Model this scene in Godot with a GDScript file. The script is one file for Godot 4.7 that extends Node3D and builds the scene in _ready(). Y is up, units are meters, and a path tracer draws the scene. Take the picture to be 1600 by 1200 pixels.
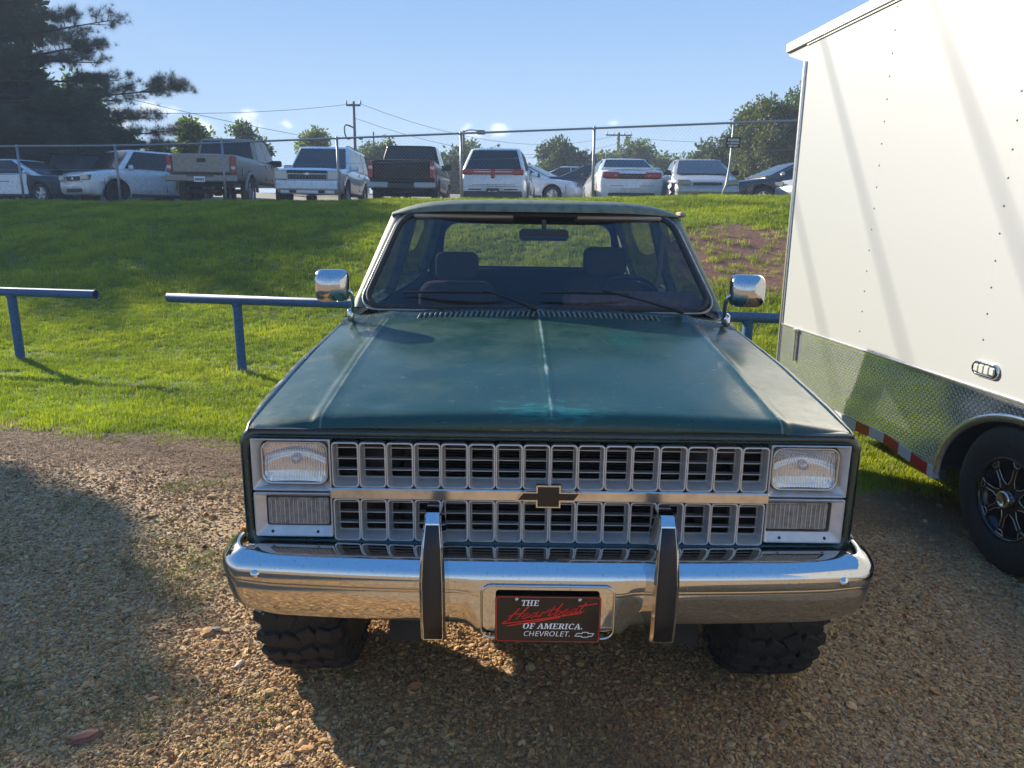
extends Node3D

var rng := RandomNumberGenerator.new()
var M := {}

func _ready() -> void:
	rng.seed = 7
	# camera
	var cam := Camera3D.new()
	cam.name = "camera"
	cam.fov = 54.9
	cam.near = 0.05
	cam.far = 900.0
	var p := deg_to_rad(12.7)
	var roll := deg_to_rad(0.75)
	cam.transform = Transform3D(Basis(Vector3.RIGHT, -p) * Basis(Vector3.BACK, roll), Vector3(0, 1.8, 0))
	add_child(cam)
	cam.current = true
	# sky and exposure
	var env := Environment.new()
	env.background_mode = Environment.BG_SKY
	env.tonemap_mode = Environment.TONE_MAPPER_LINEAR
	env.tonemap_exposure = 2.4
	env.sdfgi_enabled = true
	env.ssao_enabled = true
	env.ssil_enabled = true
	env.sky = Sky.new()
	var sm := ProceduralSkyMaterial.new()
	sm.sky_top_color = Color(0.036, 0.130, 0.335).linear_to_srgb()
	sm.sky_horizon_color = Color(0.30, 0.395, 0.475).linear_to_srgb()
	sm.sky_curve = 0.175
	sm.ground_bottom_color = Color(0.12, 0.11, 0.09).linear_to_srgb()
	sm.ground_horizon_color = Color(0.35, 0.37, 0.36).linear_to_srgb()
	sm.sun_angle_max = 50.0
	sm.sun_curve = 0.17
	sm.sky_cover = clouds()
	sm.sky_cover_modulate = Color(1, 1, 1, 1)
	env.sky.sky_material = sm
	env.fog_enabled = true
	env.fog_density = 0.0018
	env.fog_light_color = Color(0.86, 0.92, 1.0)
	var we := WorldEnvironment.new()
	we.name = "world_environment"
	we.environment = env
	add_child(we)
	# the sun: low, behind the cars and to the left
	var sun := DirectionalLight3D.new()
	sun.name = "sun"
	sun.light_energy = 1.6
	sun.light_color = Color(1.0, 0.96, 0.88)
	sun.light_angular_distance = 0.55
	sun.shadow_enabled = true
	add_child(sun)
	var el := deg_to_rad(22.5)
	var dir := Vector3(0.745 * cos(el), -sin(el), 0.667 * cos(el))
	sun.look_at_from_position(Vector3(0, 20, 0), Vector3(0, 20, 0) + dir)
	materials()
	ground()
	suv()
	trailer()
	rails()
	fence()
	parked_cars()
	poles()
	trees()
	gravel()
	grass()

# ---------------------------------------------------------------- helpers
func V(x, y, z) -> Vector3:
	return Vector3(x, y, z)

func lin(r: float, g: float, b: float) -> Color:
	return Color(r, g, b).linear_to_srgb()

func mat(c: Color, rough := 0.6, metal := 0.0) -> StandardMaterial3D:
	var m := StandardMaterial3D.new()
	m.albedo_color = c
	m.roughness = rough
	m.metallic = metal
	return m

func noise_tex(freq: float, stops: Array, size := 512, kind := FastNoiseLite.TYPE_SIMPLEX_SMOOTH, oct := 5, sd := 1) -> NoiseTexture2D:
	var n := FastNoiseLite.new()
	n.noise_type = kind
	n.frequency = freq
	n.fractal_octaves = oct
	n.seed = sd
	if kind == FastNoiseLite.TYPE_CELLULAR:
		n.cellular_return_type = FastNoiseLite.RETURN_CELL_VALUE
		n.fractal_type = FastNoiseLite.FRACTAL_NONE
	var t := NoiseTexture2D.new()
	t.width = size
	t.height = size
	t.seamless = true
	t.noise = n
	if stops.size():
		var g := Gradient.new()
		var off := PackedFloat32Array()
		var col := PackedColorArray()
		for s in stops:
			off.append(s[0])
			col.append(s[1])
		g.offsets = off
		g.colors = col
		t.color_ramp = g
	return t

func grey(v: float) -> Color:
	return Color(v, v, v)

func tri_map(m: StandardMaterial3D, scale: float, world := true) -> StandardMaterial3D:
	m.uv1_triplanar = true
	m.uv1_world_triplanar = world
	m.uv1_scale = Vector3.ONE * scale
	return m

func worn(c: Color, rough: float, metal: float, tex: Texture2D, scale := 1.0, rtex: Texture2D = null) -> StandardMaterial3D:
	var m := mat(c, rough, metal)
	m.albedo_texture = tex
	if rtex:
		m.roughness_texture = rtex
	return tri_map(m, scale, false)

func S(smooth := false) -> SurfaceTool:
	var st := SurfaceTool.new()
	st.begin(Mesh.PRIMITIVE_TRIANGLES)
	st.set_smooth_group(0 if smooth else -1)
	return st

func tri(st: SurfaceTool, a: Vector3, b: Vector3, c: Vector3) -> void:
	st.add_vertex(a)
	st.add_vertex(b)
	st.add_vertex(c)

func quad(st: SurfaceTool, a: Vector3, b: Vector3, c: Vector3, d: Vector3) -> void:
	tri(st, a, b, c)
	tri(st, a, c, d)

func done(st: SurfaceTool) -> ArrayMesh:
	st.generate_normals()
	return st.commit()

func obj(called: String, geo, m: Material, parent: Node = self, at := Vector3.ZERO) -> MeshInstance3D:
	var o := MeshInstance3D.new()
	o.name = called
	o.mesh = done(geo) if geo is SurfaceTool else geo
	o.material_override = m
	o.position = at
	parent.add_child(o, true)
	return o

func tag(o: Node, label := "", category := "", group := "", kind := "") -> Node:
	if label: o.set_meta("label", label)
	if category: o.set_meta("category", category)
	if group: o.set_meta("group", group)
	if kind: o.set_meta("kind", kind)
	return o

func thing(called: String, label: String, category: String, at := Vector3.ZERO, yaw := 0.0, group := "") -> Node3D:
	var o := Node3D.new()
	o.name = called
	o.position = at
	o.rotation.y = yaw
	add_child(o, true)
	tag(o, label, category, group)
	return o

# rows run along +z (or up), each row counter-clockwise as seen from the far end: faces point outwards
func grid(st: SurfaceTool, rows: Array, close := false, uv := false) -> void:
	for i in rows.size() - 1:
		var n: int = rows[i].size()
		for j in (n if close else n - 1):
			var k := (j + 1) % n
			var a: Vector3 = rows[i][j]
			var b: Vector3 = rows[i][k]
			var c: Vector3 = rows[i + 1][k]
			var d: Vector3 = rows[i + 1][j]
			if uv:
				var u0 := float(j) / (n - 1)
				var u1 := float(j + 1) / (n - 1)
				var v0 := float(i) / (rows.size() - 1)
				var v1 := float(i + 1) / (rows.size() - 1)
				for q in [[a, u0, v0], [c, u1, v1], [b, u1, v0], [a, u0, v0], [d, u0, v1], [c, u1, v1]]:
					st.set_uv(Vector2(q[1], q[2]))
					st.add_vertex(q[0])
			else:
				tri(st, a, c, b)
				tri(st, a, d, c)

func fan(st: SurfaceTool, ring, rev := false) -> void:
	var c := Vector3.ZERO
	for q in ring: c += q
	c /= ring.size()
	for j in ring.size():
		var a: Vector3 = ring[j]
		var b: Vector3 = ring[(j + 1) % ring.size()]
		if rev: tri(st, c, b, a)
		else: tri(st, c, a, b)

func loft(st: SurfaceTool, rows: Array) -> void:
	grid(st, rows, true)
	fan(st, rows[0])
	fan(st, rows[-1], true)

func box(st: SurfaceTool, c: Vector3, s: Vector3, b := 0.0, basis := Basis()) -> void:
	var h := s / 2.0
	b = min(b, min(h.x, min(h.y, h.z)) * 0.98)
	var f := func(q: Vector3) -> Vector3: return c + basis * q
	var P := func(sx, sy, sz, ax) -> Vector3:
		var q := Vector3(sx * (h.x - b), sy * (h.y - b), sz * (h.z - b))
		q[ax] = [sx, sy, sz][ax] * h[ax]
		return f.call(q)
	for ax in 3:
		for s1 in [-1, 1]:
			var k := []
			for e in [[-1, -1], [1, -1], [1, 1], [-1, 1]]:
				var sg := [0, 0, 0]
				sg[ax] = s1
				sg[(ax + 1) % 3] = e[0]
				sg[(ax + 2) % 3] = e[1]
				k.append(P.call(sg[0], sg[1], sg[2], ax))
			if s1 < 0: quad(st, k[0], k[1], k[2], k[3])
			else: quad(st, k[3], k[2], k[1], k[0])
	if b <= 0.0: return
	for ax in 3:
		var a1 := (ax + 1) % 3
		var a2 := (ax + 2) % 3
		for e in [[-1, -1], [1, -1], [1, 1], [-1, 1]]:
			var lo := [0, 0, 0]
			lo[ax] = -1
			lo[a1] = e[0]
			lo[a2] = e[1]
			var hi := lo.duplicate()
			hi[ax] = 1
			var k := [P.call(lo[0], lo[1], lo[2], a1), P.call(hi[0], hi[1], hi[2], a1), P.call(hi[0], hi[1], hi[2], a2), P.call(lo[0], lo[1], lo[2], a2)]
			if e[0] * e[1] > 0: quad(st, k[0], k[1], k[2], k[3])
			else: quad(st, k[3], k[2], k[1], k[0])
	for sx in [-1, 1]:
		for sy in [-1, 1]:
			for sz in [-1, 1]:
				var k := [P.call(sx, sy, sz, 0), P.call(sx, sy, sz, 1), P.call(sx, sy, sz, 2)]
				if sx * sy * sz < 0: tri(st, k[0], k[1], k[2])
				else: tri(st, k[2], k[1], k[0])

func bx(called: String, c: Vector3, s: Vector3, b: float, m: Material, parent: Node = self, basis := Basis()) -> MeshInstance3D:
	var st := S()
	box(st, c, s, b, basis)
	return obj(called, st, m, parent)

func tube(st: SurfaceTool, pts: Array, r, n := 8, caps := true) -> void:
	var rows := []
	var up := Vector3.UP
	for i in pts.size():
		var t: Vector3 = (pts[min(i + 1, pts.size() - 1)] - pts[max(i - 1, 0)]).normalized()
		if i == 0:
			up = Vector3.UP if absf(t.y) < 0.9 else Vector3.RIGHT
		up = (up - t * up.dot(t)).normalized()
		var sd := up.cross(t).normalized()
		var rr: float = r[i] if r is Array else r
		var row := PackedVector3Array()
		for j in n:
			var a := TAU * j / n
			row.append(pts[i] + (sd * cos(a) + up * sin(a)) * rr)
		rows.append(row)
	grid(st, rows, true)
	if caps:
		fan(st, rows[0])
		fan(st, rows[-1], true)

# prof: [radius, along] pairs, turned round the y axis of xf
func lathe(st: SurfaceTool, prof: Array, n: int, xf := Transform3D()) -> void:
	var rows := []
	for q in prof:
		var row := PackedVector3Array()
		for j in n:
			var a := TAU * j / n
			row.append(xf * Vector3(cos(a) * q[0], q[1], sin(a) * q[0]))
		rows.append(row)
	grid(st, rows, true)

func along_x(at := Vector3.ZERO, s := 1.0) -> Transform3D:
	return Transform3D(Basis(Vector3(0, 0, -s), Vector3(s, 0, 0), Vector3(0, 1, 0)), at)

func along_z(at := Vector3.ZERO, s := 1.0) -> Transform3D:
	return Transform3D(Basis(Vector3(1, 0, 0), Vector3(0, 0, s), Vector3(0, -s, 0)), at)

func rrect(w: float, h: float, r: float, n := 4, c := Vector2.ZERO) -> PackedVector2Array:
	var o := PackedVector2Array()
	var k := [Vector2(w / 2 - r, -h / 2 + r), Vector2(w / 2 - r, h / 2 - r), Vector2(-w / 2 + r, h / 2 - r), Vector2(-w / 2 + r, -h / 2 + r)]
	for i in 4:
		for j in n + 1:
			var a := -PI / 2 + PI / 2 * (i + float(j) / n)
			o.append(c + k[i] + Vector2(cos(a), sin(a)) * r)
	return o

func at_z(poly: PackedVector2Array, z: float) -> PackedVector3Array:
	var o := PackedVector3Array()
	for q in poly: o.append(Vector3(q.x, q.y, z))
	return o

func prism(st: SurfaceTool, poly: PackedVector2Array, z0: float, z1: float, xf := Transform3D()) -> void:
	var idx := Geometry2D.triangulate_polygon(poly)
	if Geometry2D.is_polygon_clockwise(poly):
		poly = poly.duplicate()
		poly.reverse()
		idx = Geometry2D.triangulate_polygon(poly)
	var n := poly.size()
	var f := func(i, z) -> Vector3: return xf * Vector3(poly[i].x, poly[i].y, z)
	for i in range(0, idx.size(), 3):
		tri(st, f.call(idx[i], z1), f.call(idx[i + 2], z1), f.call(idx[i + 1], z1))
		tri(st, f.call(idx[i], z0), f.call(idx[i + 1], z0), f.call(idx[i + 2], z0))
	for i in n:
		var j := (i + 1) % n
		quad(st, f.call(i, z0), f.call(i, z1), f.call(j, z1), f.call(j, z0))

# fills an outline (in s,t) with rings, mapped onto a curved sheet
func sheet(st: SurfaceTool, poly: PackedVector2Array, c: Vector2, rings: int, f: Callable) -> void:
	var rows := []
	for i in rings + 1:
		var k := float(i) / rings
		var row := PackedVector3Array()
		for q in poly: row.append(f.call(c.lerp(q, k)))
		rows.append(row)
	grid(st, rows, true)

func smooth_line(pts: Array, per := 5) -> Array:
	var o := []
	for i in pts.size() - 1:
		var p0 = pts[max(i - 1, 0)]
		var p1 = pts[i]
		var p2 = pts[i + 1]
		var p3 = pts[min(i + 2, pts.size() - 1)]
		for j in per:
			o.append(p1.cubic_interpolate(p2, p0, p3, float(j) / per))
	o.append(pts[-1])
	return o

func ribbon(st: SurfaceTool, pts: Array, w: float, z: float) -> void:
	for i in pts.size() - 1:
		var a: Vector2 = pts[i]
		var b: Vector2 = pts[i + 1]
		var d := (b - a).normalized()
		var nn := Vector2(-d.y, d.x) * w / 2
		a -= d * w * 0.25
		b += d * w * 0.25
		quad(st, V(a.x + nn.x, a.y + nn.y, z), V(b.x + nn.x, b.y + nn.y, z), V(b.x - nn.x, b.y - nn.y, z), V(a.x - nn.x, a.y - nn.y, z))

func lettering(called: String, text: String, fnt: String, bold: bool, c: Vector3, w: float, h: float, skew: float, m: Material, parent: Node, basis := Basis()) -> MeshInstance3D:
	var f := SystemFont.new()
	f.font_names = PackedStringArray([fnt])
	f.font_weight = 700 if bold else 400
	var t := TextMesh.new()
	t.font = f
	t.text = text
	t.font_size = 48
	t.depth = 0.0
	var bb := t.get_aabb()
	var s := Vector3(w / bb.size.x, h / bb.size.y, 1)
	var b := basis * Basis(Vector3(s.x, 0, 0), Vector3(skew * s.y, s.y, 0), Vector3(0, 0, 1))
	var o := obj(called, t, m, parent)
	o.transform = Transform3D(b, c - b * (bb.position + bb.size / 2))
	return o

func clouds() -> ImageTexture:
	var w := 2048
	var h := 1024
	var im := Image.create(w, h, false, Image.FORMAT_RGBA8)
	im.fill(Color(0, 0, 0, 0))
	var n := FastNoiseLite.new()
	n.frequency = 0.035
	n.fractal_octaves = 5
	n.seed = 4
	var r := RandomNumberGenerator.new()
	r.seed = 21
	# azimuth (degrees right of straight ahead), elevation, half width, half height
	var list := [[-24.5, 6.8, 1.9, 0.55], [-27.6, 6.0, 1.3, 1.1], [-22.5, 5.8, 1.9, 0.6], [-19.0, 6.3, 1.3, 0.8], [-16.8, 6.2, 0.8, 0.4], [-3.3, 6.1, 0.9, 0.7], [-1.5, 6.2, 1.0, 0.8], [7.0, 6.8, 0.5, 0.3]]
	for i in 34:
		list.append([r.randf_range(40, 320), r.randf_range(5, 13), r.randf_range(1.5, 5), r.randf_range(0.7, 1.9)])
	for c in list:
		var cx = w * c[0] / 360.0
		var cy = h * (0.5 - c[1] / 180.0)
		var rx: float = c[2] / 360.0 * w
		var ry: float = c[3] / 180.0 * h
		for y in range(int(cy - ry * 1.5), int(cy + ry * 1.2)):
			for x in range(int(cx - rx * 1.4), int(cx + rx * 1.4)):
				var dx = (x - cx) / rx
				var dy = (y - cy) / ry
				var k = 1.0 - dx * dx - (dy * dy if dy < 0 else dy * dy * 2.2) + n.get_noise_2d(x * 3.0, y * 4.5) * 1.6 - 0.35
				if k > 0.0:
					var a := clampf(k * 0.55, 0, 0.42)
					var px := posmod(x, w)
					var o := im.get_pixel(px, y)
					if a > o.a:
						var warm := clampf(0.5 - dy * 0.4, 0.3, 1.0)
						im.set_pixel(px, y, Color(0.72 + 0.1 * warm, 0.68 + 0.06 * warm, 0.64, a))
	return ImageTexture.create_from_image(im)

func materials() -> void:
	var grime := noise_tex(0.012, [[0.0, grey(0.62)], [0.45, grey(0.9)], [1.0, grey(1.0)]], 512)
	var blotch := noise_tex(0.02, [[0.0, grey(0.25)], [0.5, grey(0.5)], [1.0, grey(0.95)]], 512, FastNoiseLite.TYPE_SIMPLEX_SMOOTH, 5, 9)
	var fine := noise_tex(0.12, [[0.0, grey(0.55)], [0.5, grey(0.85)], [1.0, grey(1.0)]], 512, FastNoiseLite.TYPE_SIMPLEX_SMOOTH, 4, 3)
	M.grime = grime
	M.blotch = blotch
	M.fine = fine
	M.green = worn(lin(0.008, 0.034, 0.030), 0.45, 0.0, grime, 1.3, blotch)
	M.green.clearcoat_enabled = true
	M.green.clearcoat = 0.5
	M.green.clearcoat_roughness = 0.12
	M.faded = worn(lin(0.165, 0.20, 0.15), 0.6, 0.0, grime, 2.0)
	M.chrome = worn(lin(0.66, 0.66, 0.65), 0.11, 1.0, noise_tex(0.05, [[0.0, grey(0.55)], [0.22, grey(0.97)], [1.0, grey(1.0)]], 512, FastNoiseLite.TYPE_SIMPLEX_SMOOTH, 5, 23), 3.0, blotch)
	M.chrome_spotted = worn(lin(0.66, 0.66, 0.65), 0.16, 1.0, noise_tex(0.06, [[0.0, grey(0.25)], [0.3, grey(0.9)], [1.0, grey(1.0)]], 512), 5.0, blotch)
	var even := noise_tex(0.02, [[0.0, grey(0.84)], [0.5, grey(0.95)], [1.0, grey(1.0)]], 512, FastNoiseLite.TYPE_SIMPLEX_SMOOTH, 5, 17)
	M.even = even
	M.silver = worn(lin(0.64, 0.62, 0.59), 0.42, 0.55, even, 1.5)
	M.satin = worn(lin(0.80, 0.74, 0.66), 0.30, 1.0, even, 1.5)
	M.black = mat(lin(0.012, 0.012, 0.013), 0.6)
	M.gloss_black = mat(lin(0.010, 0.009, 0.009), 0.16)
	M.rubber = worn(lin(0.035, 0.033, 0.032), 0.75, 0.0, grime, 6.0)
	M.tyre = worn(lin(0.042, 0.038, 0.034), 0.85, 0.0, noise_tex(0.03, [[0.0, Color(0.5, 0.42, 0.34)], [0.4, grey(0.62)], [1.0, Color(1.0, 0.9, 0.78)]], 512), 4.0)
	M.dark = mat(lin(0.02, 0.019, 0.018), 0.9)
	M.trim = mat(lin(0.55, 0.54, 0.52), 0.25, 1.0)
	M.interior = mat(lin(0.055, 0.048, 0.042), 0.9)
	M.seat = worn(lin(0.15, 0.11, 0.09), 0.95, 0.0, fine, 6.0)
	M.dash = worn(lin(0.24, 0.115, 0.075), 0.85, 0.0, grime, 4.0)
	M.visor = mat(lin(0.34, 0.27, 0.2), 0.9)
	M.glass = StandardMaterial3D.new()
	M.glass.albedo_color = Color(0.16, 0.19, 0.2, 0.16)
	M.glass.roughness = 0.02
	M.glass.transparency = BaseMaterial3D.TRANSPARENCY_ALPHA
	M.tint = M.glass.duplicate()
	M.tint.albedo_color = Color(0.05, 0.07, 0.07, 0.74)
	M.screen = M.glass.duplicate()
	M.screen.albedo_color = Color(0.17, 0.18, 0.19, 0.34)
	M.screen.roughness = 0.04
	M.lens = StandardMaterial3D.new()
	M.lens.albedo_color = Color(1, 1, 1, 0.13)
	M.lens.roughness = 0.03
	M.lens.transparency = BaseMaterial3D.TRANSPARENCY_ALPHA
	M.amber = mat(lin(0.75, 0.26, 0.02), 0.2)
	M.red_print = mat(lin(0.80, 0.03, 0.025), 0.4)
	M.white_print = mat(lin(0.88, 0.88, 0.88), 0.4)
	M.carwhite = worn(lin(0.86, 0.86, 0.86), 0.3, 0.0, even, 0.6)
	M.carwhite.clearcoat_enabled = true
	M.carwhite.clearcoat_roughness = 0.05
	M.carglass = mat(lin(0.012, 0.016, 0.02), 0.06)
	M.tail = mat(lin(0.38, 0.012, 0.014), 0.15)
	M.lamp = mat(lin(0.34, 0.34, 0.33), 0.12, 0.6)
	M.plastic = mat(lin(0.03, 0.03, 0.032), 0.6)
	M.alloy = mat(lin(0.45, 0.45, 0.46), 0.3, 0.9)
	M.mud = worn(lin(0.16, 0.085, 0.05), 0.95, 0.0, grime, 3.0)
	M.pad = mat(lin(0.016, 0.014, 0.013), 0.5)
	M.plate = mat(lin(0.014, 0.011, 0.010), 0.14)
	M.signal_lens = worn(lin(0.36, 0.32, 0.27), 0.3, 0.0, grime, 5.0)
	M.faded_green = worn(lin(0.05, 0.078, 0.062), 0.5, 0.0, grime, 2.0, blotch)
	M.dashdark = worn(lin(0.035, 0.03, 0.028), 0.85, 0.0, grime, 4.0)
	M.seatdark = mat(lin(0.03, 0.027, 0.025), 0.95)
	M.alu = worn(lin(0.76, 0.76, 0.76), 0.30, 0.95, even, 2.0)
	M.screw = mat(lin(0.12, 0.11, 0.10), 0.5, 0.5)
	M.plate_metal = worn(lin(0.85, 0.86, 0.87), 0.13, 0.84, even, 2.0)
	M.red_tape = mat(lin(0.45, 0.02, 0.02), 0.35)
	M.white_tape = mat(lin(0.55, 0.55, 0.55), 0.35)
	M.lamp_lens = mat(lin(0.55, 0.55, 0.52), 0.1, 0.2)
	M.tyre_side = worn(lin(0.022, 0.021, 0.020), 0.72, 0.0, grime, 4.0)
	M.machined = mat(lin(0.72, 0.62, 0.5), 0.25, 1.0)
	M.hubcap = mat(lin(0.6, 0.55, 0.5), 0.12, 1.0)
	M.tail_dark = mat(lin(0.06, 0.005, 0.006), 0.12)
	M.lamp_dull = mat(lin(0.30, 0.27, 0.22), 0.35, 0.2)
	M.amber_far = mat(lin(0.55, 0.28, 0.10), 0.2)
	M.lens_rib = mat(lin(0.55, 0.56, 0.58), 0.2, 0.3)
	M.signal_rib = mat(lin(0.55, 0.50, 0.44), 0.4)
	M.oldtrim = worn(lin(0.42, 0.40, 0.36), 0.42, 0.8, grime, 4.0)
	M.greybar = mat(lin(0.16, 0.16, 0.165), 0.4, 0.5)
	M.rail_alu = worn(lin(0.42, 0.43, 0.44), 0.45, 0.6, even, 2.0)

# ---------------------------------------------------------------- ground
var lumps := FastNoiseLite.new()

func crest(x: float) -> float:
	return clampf(2.2 + 0.017 * x, 2.02, 2.3)

# how far up the bank: everything is laid out along a line turned about ten degrees from the camera
func along(x: float, z: float) -> float:
	return z - 0.19 * x

func lawn_edge(x: float) -> float:
	return -5.1 + 0.22 * lumps.get_noise_2d(x * 9.0, 50.0) + 0.1 * lumps.get_noise_2d(x * 40.0, 90.0)

func land(x: float, z: float) -> float:
	var u := along(x, z)
	var c := crest(x)
	var y := 0.0
	if u > -7.4: y = 0.0
	elif u > -18.0:
		var t := (-7.4 - u) / 10.6
		y = c * lerpf(t, t * t * (3.0 - 2.0 * t), 0.7)
	elif u > -20.2: y = lerpf(c, 2.0, smoothstep(0.0, 1.0, (-18.0 - u) / 2.2))
	else: y = 2.0 + 0.05 * clampf(-24.0 - u, 0.0, 46.0)
	var bump := lumps.get_noise_2d(x * 6.0, z * 6.0) * 0.05
	if u > -6.5: bump *= 0.35
	if u < -19.5: bump = 0.0
	return y + bump

func terrain(called: String, m: Material, us: Array, xs: Array, edge: Callable, dy := 0.0) -> MeshInstance3D:
	var st := S(true)
	var rows := []
	for x in xs:
		var row := PackedVector3Array()
		for u in us:
			var uu: float = edge.call(x) if u is String else u
			var z = uu + 0.19 * x
			row.append(V(x, land(x, z) + dy, z))
		rows.append(row)
	grid(st, rows)
	return obj(called, st, m)

func steps(a: float, b: float, d: float) -> Array:
	var o := []
	var n := int(ceil(absf(b - a) / d))
	for i in n + 1: o.append(lerpf(a, b, float(i) / n))
	return o

func ground() -> void:
	lumps.seed = 11
	lumps.frequency = 0.05
	lumps.fractal_octaves = 3
	var soil := noise_tex(0.05, [[0.0, lin(0.17, 0.105, 0.05)], [0.35, lin(0.31, 0.205, 0.105)], [0.6, lin(0.42, 0.29, 0.155)], [0.8, lin(0.34, 0.20, 0.10)], [1.0, lin(0.48, 0.37, 0.23)]], 1024, FastNoiseLite.TYPE_CELLULAR)
	var patches := noise_tex(0.01, [[0.0, grey(0.62)], [0.5, grey(0.9)], [1.0, grey(1.0)]], 512, FastNoiseLite.TYPE_SIMPLEX_SMOOTH, 5, 31)
	M.soil = mat(Color.WHITE, 0.95)
	M.soil.albedo_texture = soil
	tri_map(M.soil, 1.5)
	M.soil.heightmap_enabled = true
	M.soil.heightmap_texture = noise_tex(0.05, [], 1024, FastNoiseLite.TYPE_CELLULAR)
	M.soil.heightmap_scale = 0.5
	M.turf = mat(Color.WHITE, 1.0)
	M.turf.albedo_texture = noise_tex(0.06, [[0.0, lin(0.028, 0.035, 0.010)], [0.4, lin(0.06, 0.085, 0.016)], [0.7, lin(0.10, 0.13, 0.025)], [1.0, lin(0.16, 0.14, 0.06)]], 1024)
	tri_map(M.turf, 0.35)
	M.lot = mat(Color.WHITE, 0.95)
	M.lot.albedo_texture = noise_tex(0.03, [[0.0, lin(0.10, 0.08, 0.06)], [0.5, lin(0.20, 0.16, 0.12)], [1.0, lin(0.28, 0.24, 0.18)]], 512)
	tri_map(M.lot, 0.2)
	M.field = mat(Color.WHITE, 1.0)
	M.field.albedo_texture = noise_tex(0.02, [[0.0, lin(0.04, 0.055, 0.018)], [1.0, lin(0.10, 0.12, 0.04)]], 512)
	tri_map(M.field, 0.05)
	var near := steps(-40, -14, 2.0) + steps(-13.5, 12, 0.25) + steps(13, 40, 2.0)
	var flat := func(_x): return 0.0
	tag(terrain("gravel_lot", M.soil, [70.0, 30.0, 12.0, 6.0] + steps(3, -4.6, 0.3) + ["e"], near, lawn_edge), "brown pea gravel yard around the green SUV", "", "", "structure")
	tag(terrain("grass_bank", M.turf, ["e"] + steps(-5.6, -19.4, 0.3) + [-20.2], near, lawn_edge), "grass bank rising from the gravel to the fence", "", "", "structure")
	tag(terrain("upper_lot", M.lot, [-20.2, -24.0, -30.0, -48.0], [-300.0, -120.0, -40.0, 0.0, 40.0, 120.0, 300.0], flat), "dirt car lot at the top of the bank", "", "", "structure")
	tag(terrain("far_field", M.field, [-48.0, -120.0, -420.0], [-420.0, -120.0, 0.0, 120.0, 420.0], flat), "flat land beyond the car lot", "", "", "structure")

# ---------------------------------------------------------------- the green SUV
func paint_maps() -> void:
	var w := 768
	var im := Image.create(w, w, false, Image.FORMAT_RGB8)
	var ro := Image.create(w, w, false, Image.FORMAT_RGB8)
	var n := FastNoiseLite.new()
	n.frequency = 0.008
	n.fractal_octaves = 5
	n.seed = 5
	var base := Color(0.008, 0.041, 0.026)
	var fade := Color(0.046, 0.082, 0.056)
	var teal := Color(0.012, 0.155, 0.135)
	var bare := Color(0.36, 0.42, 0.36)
	for y in w:
		var v := float(y) / w
		for x in w:
			var u := (float(x) / w - 0.5) * 1.82
			var a := n.get_noise_2d(x, y)
			var b := n.get_noise_2d(x * 5.0 + 900.0, y * 5.0)
			var s := n.get_noise_2d(x * 3.0, y * 4.0 + 400.0)
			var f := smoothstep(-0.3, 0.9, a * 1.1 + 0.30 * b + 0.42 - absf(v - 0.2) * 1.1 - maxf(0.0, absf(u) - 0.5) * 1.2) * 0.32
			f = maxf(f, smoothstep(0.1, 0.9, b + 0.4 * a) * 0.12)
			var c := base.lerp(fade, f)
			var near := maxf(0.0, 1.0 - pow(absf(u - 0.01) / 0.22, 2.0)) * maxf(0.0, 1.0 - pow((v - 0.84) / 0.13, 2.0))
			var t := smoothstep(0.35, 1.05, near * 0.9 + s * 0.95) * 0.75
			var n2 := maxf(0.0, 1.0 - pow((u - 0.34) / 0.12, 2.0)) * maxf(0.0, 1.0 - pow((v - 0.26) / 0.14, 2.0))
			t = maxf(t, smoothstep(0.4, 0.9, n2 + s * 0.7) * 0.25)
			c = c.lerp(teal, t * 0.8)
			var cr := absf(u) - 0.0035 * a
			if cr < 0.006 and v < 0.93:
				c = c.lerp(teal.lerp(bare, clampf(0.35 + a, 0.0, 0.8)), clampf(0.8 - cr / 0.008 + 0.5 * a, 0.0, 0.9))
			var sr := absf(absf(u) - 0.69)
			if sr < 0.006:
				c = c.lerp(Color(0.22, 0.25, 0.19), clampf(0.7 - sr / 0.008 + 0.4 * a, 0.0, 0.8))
			if v > 0.965 and absf(u + 0.03) < 0.10 + 0.08 * a and b > -0.05:
				c = c.lerp(Color(0.12, 0.115, 0.10), 0.75)
			im.set_pixel(x, y, c.linear_to_srgb())
			var r := clampf(0.30 + 0.28 * f + 0.05 * b - 0.05 * t, 0.2, 0.7)
			ro.set_pixel(x, y, Color(r, r, r))
	var rr := RandomNumberGenerator.new()
	rr.seed = 3
	for i in 190:
		var q := Vector2i(rr.randi_range(4, w - 5), rr.randi_range(4, w - 5))
		im.set_pixelv(q, lin(0.42, 0.45, 0.4))
		if rr.randf() < 0.4: im.set_pixelv(q + Vector2i(1, 0), lin(0.36, 0.4, 0.36))
		if rr.randf() < 0.2:
			for k in rr.randi_range(3, 9): im.set_pixelv(Vector2i(mini(q.x + k, w - 1), q.y), lin(0.22, 0.27, 0.24))
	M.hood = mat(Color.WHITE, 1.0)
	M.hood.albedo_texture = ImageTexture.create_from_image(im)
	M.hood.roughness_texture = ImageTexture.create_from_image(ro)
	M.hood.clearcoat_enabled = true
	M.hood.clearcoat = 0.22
	M.hood.clearcoat_roughness = 0.14

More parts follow.
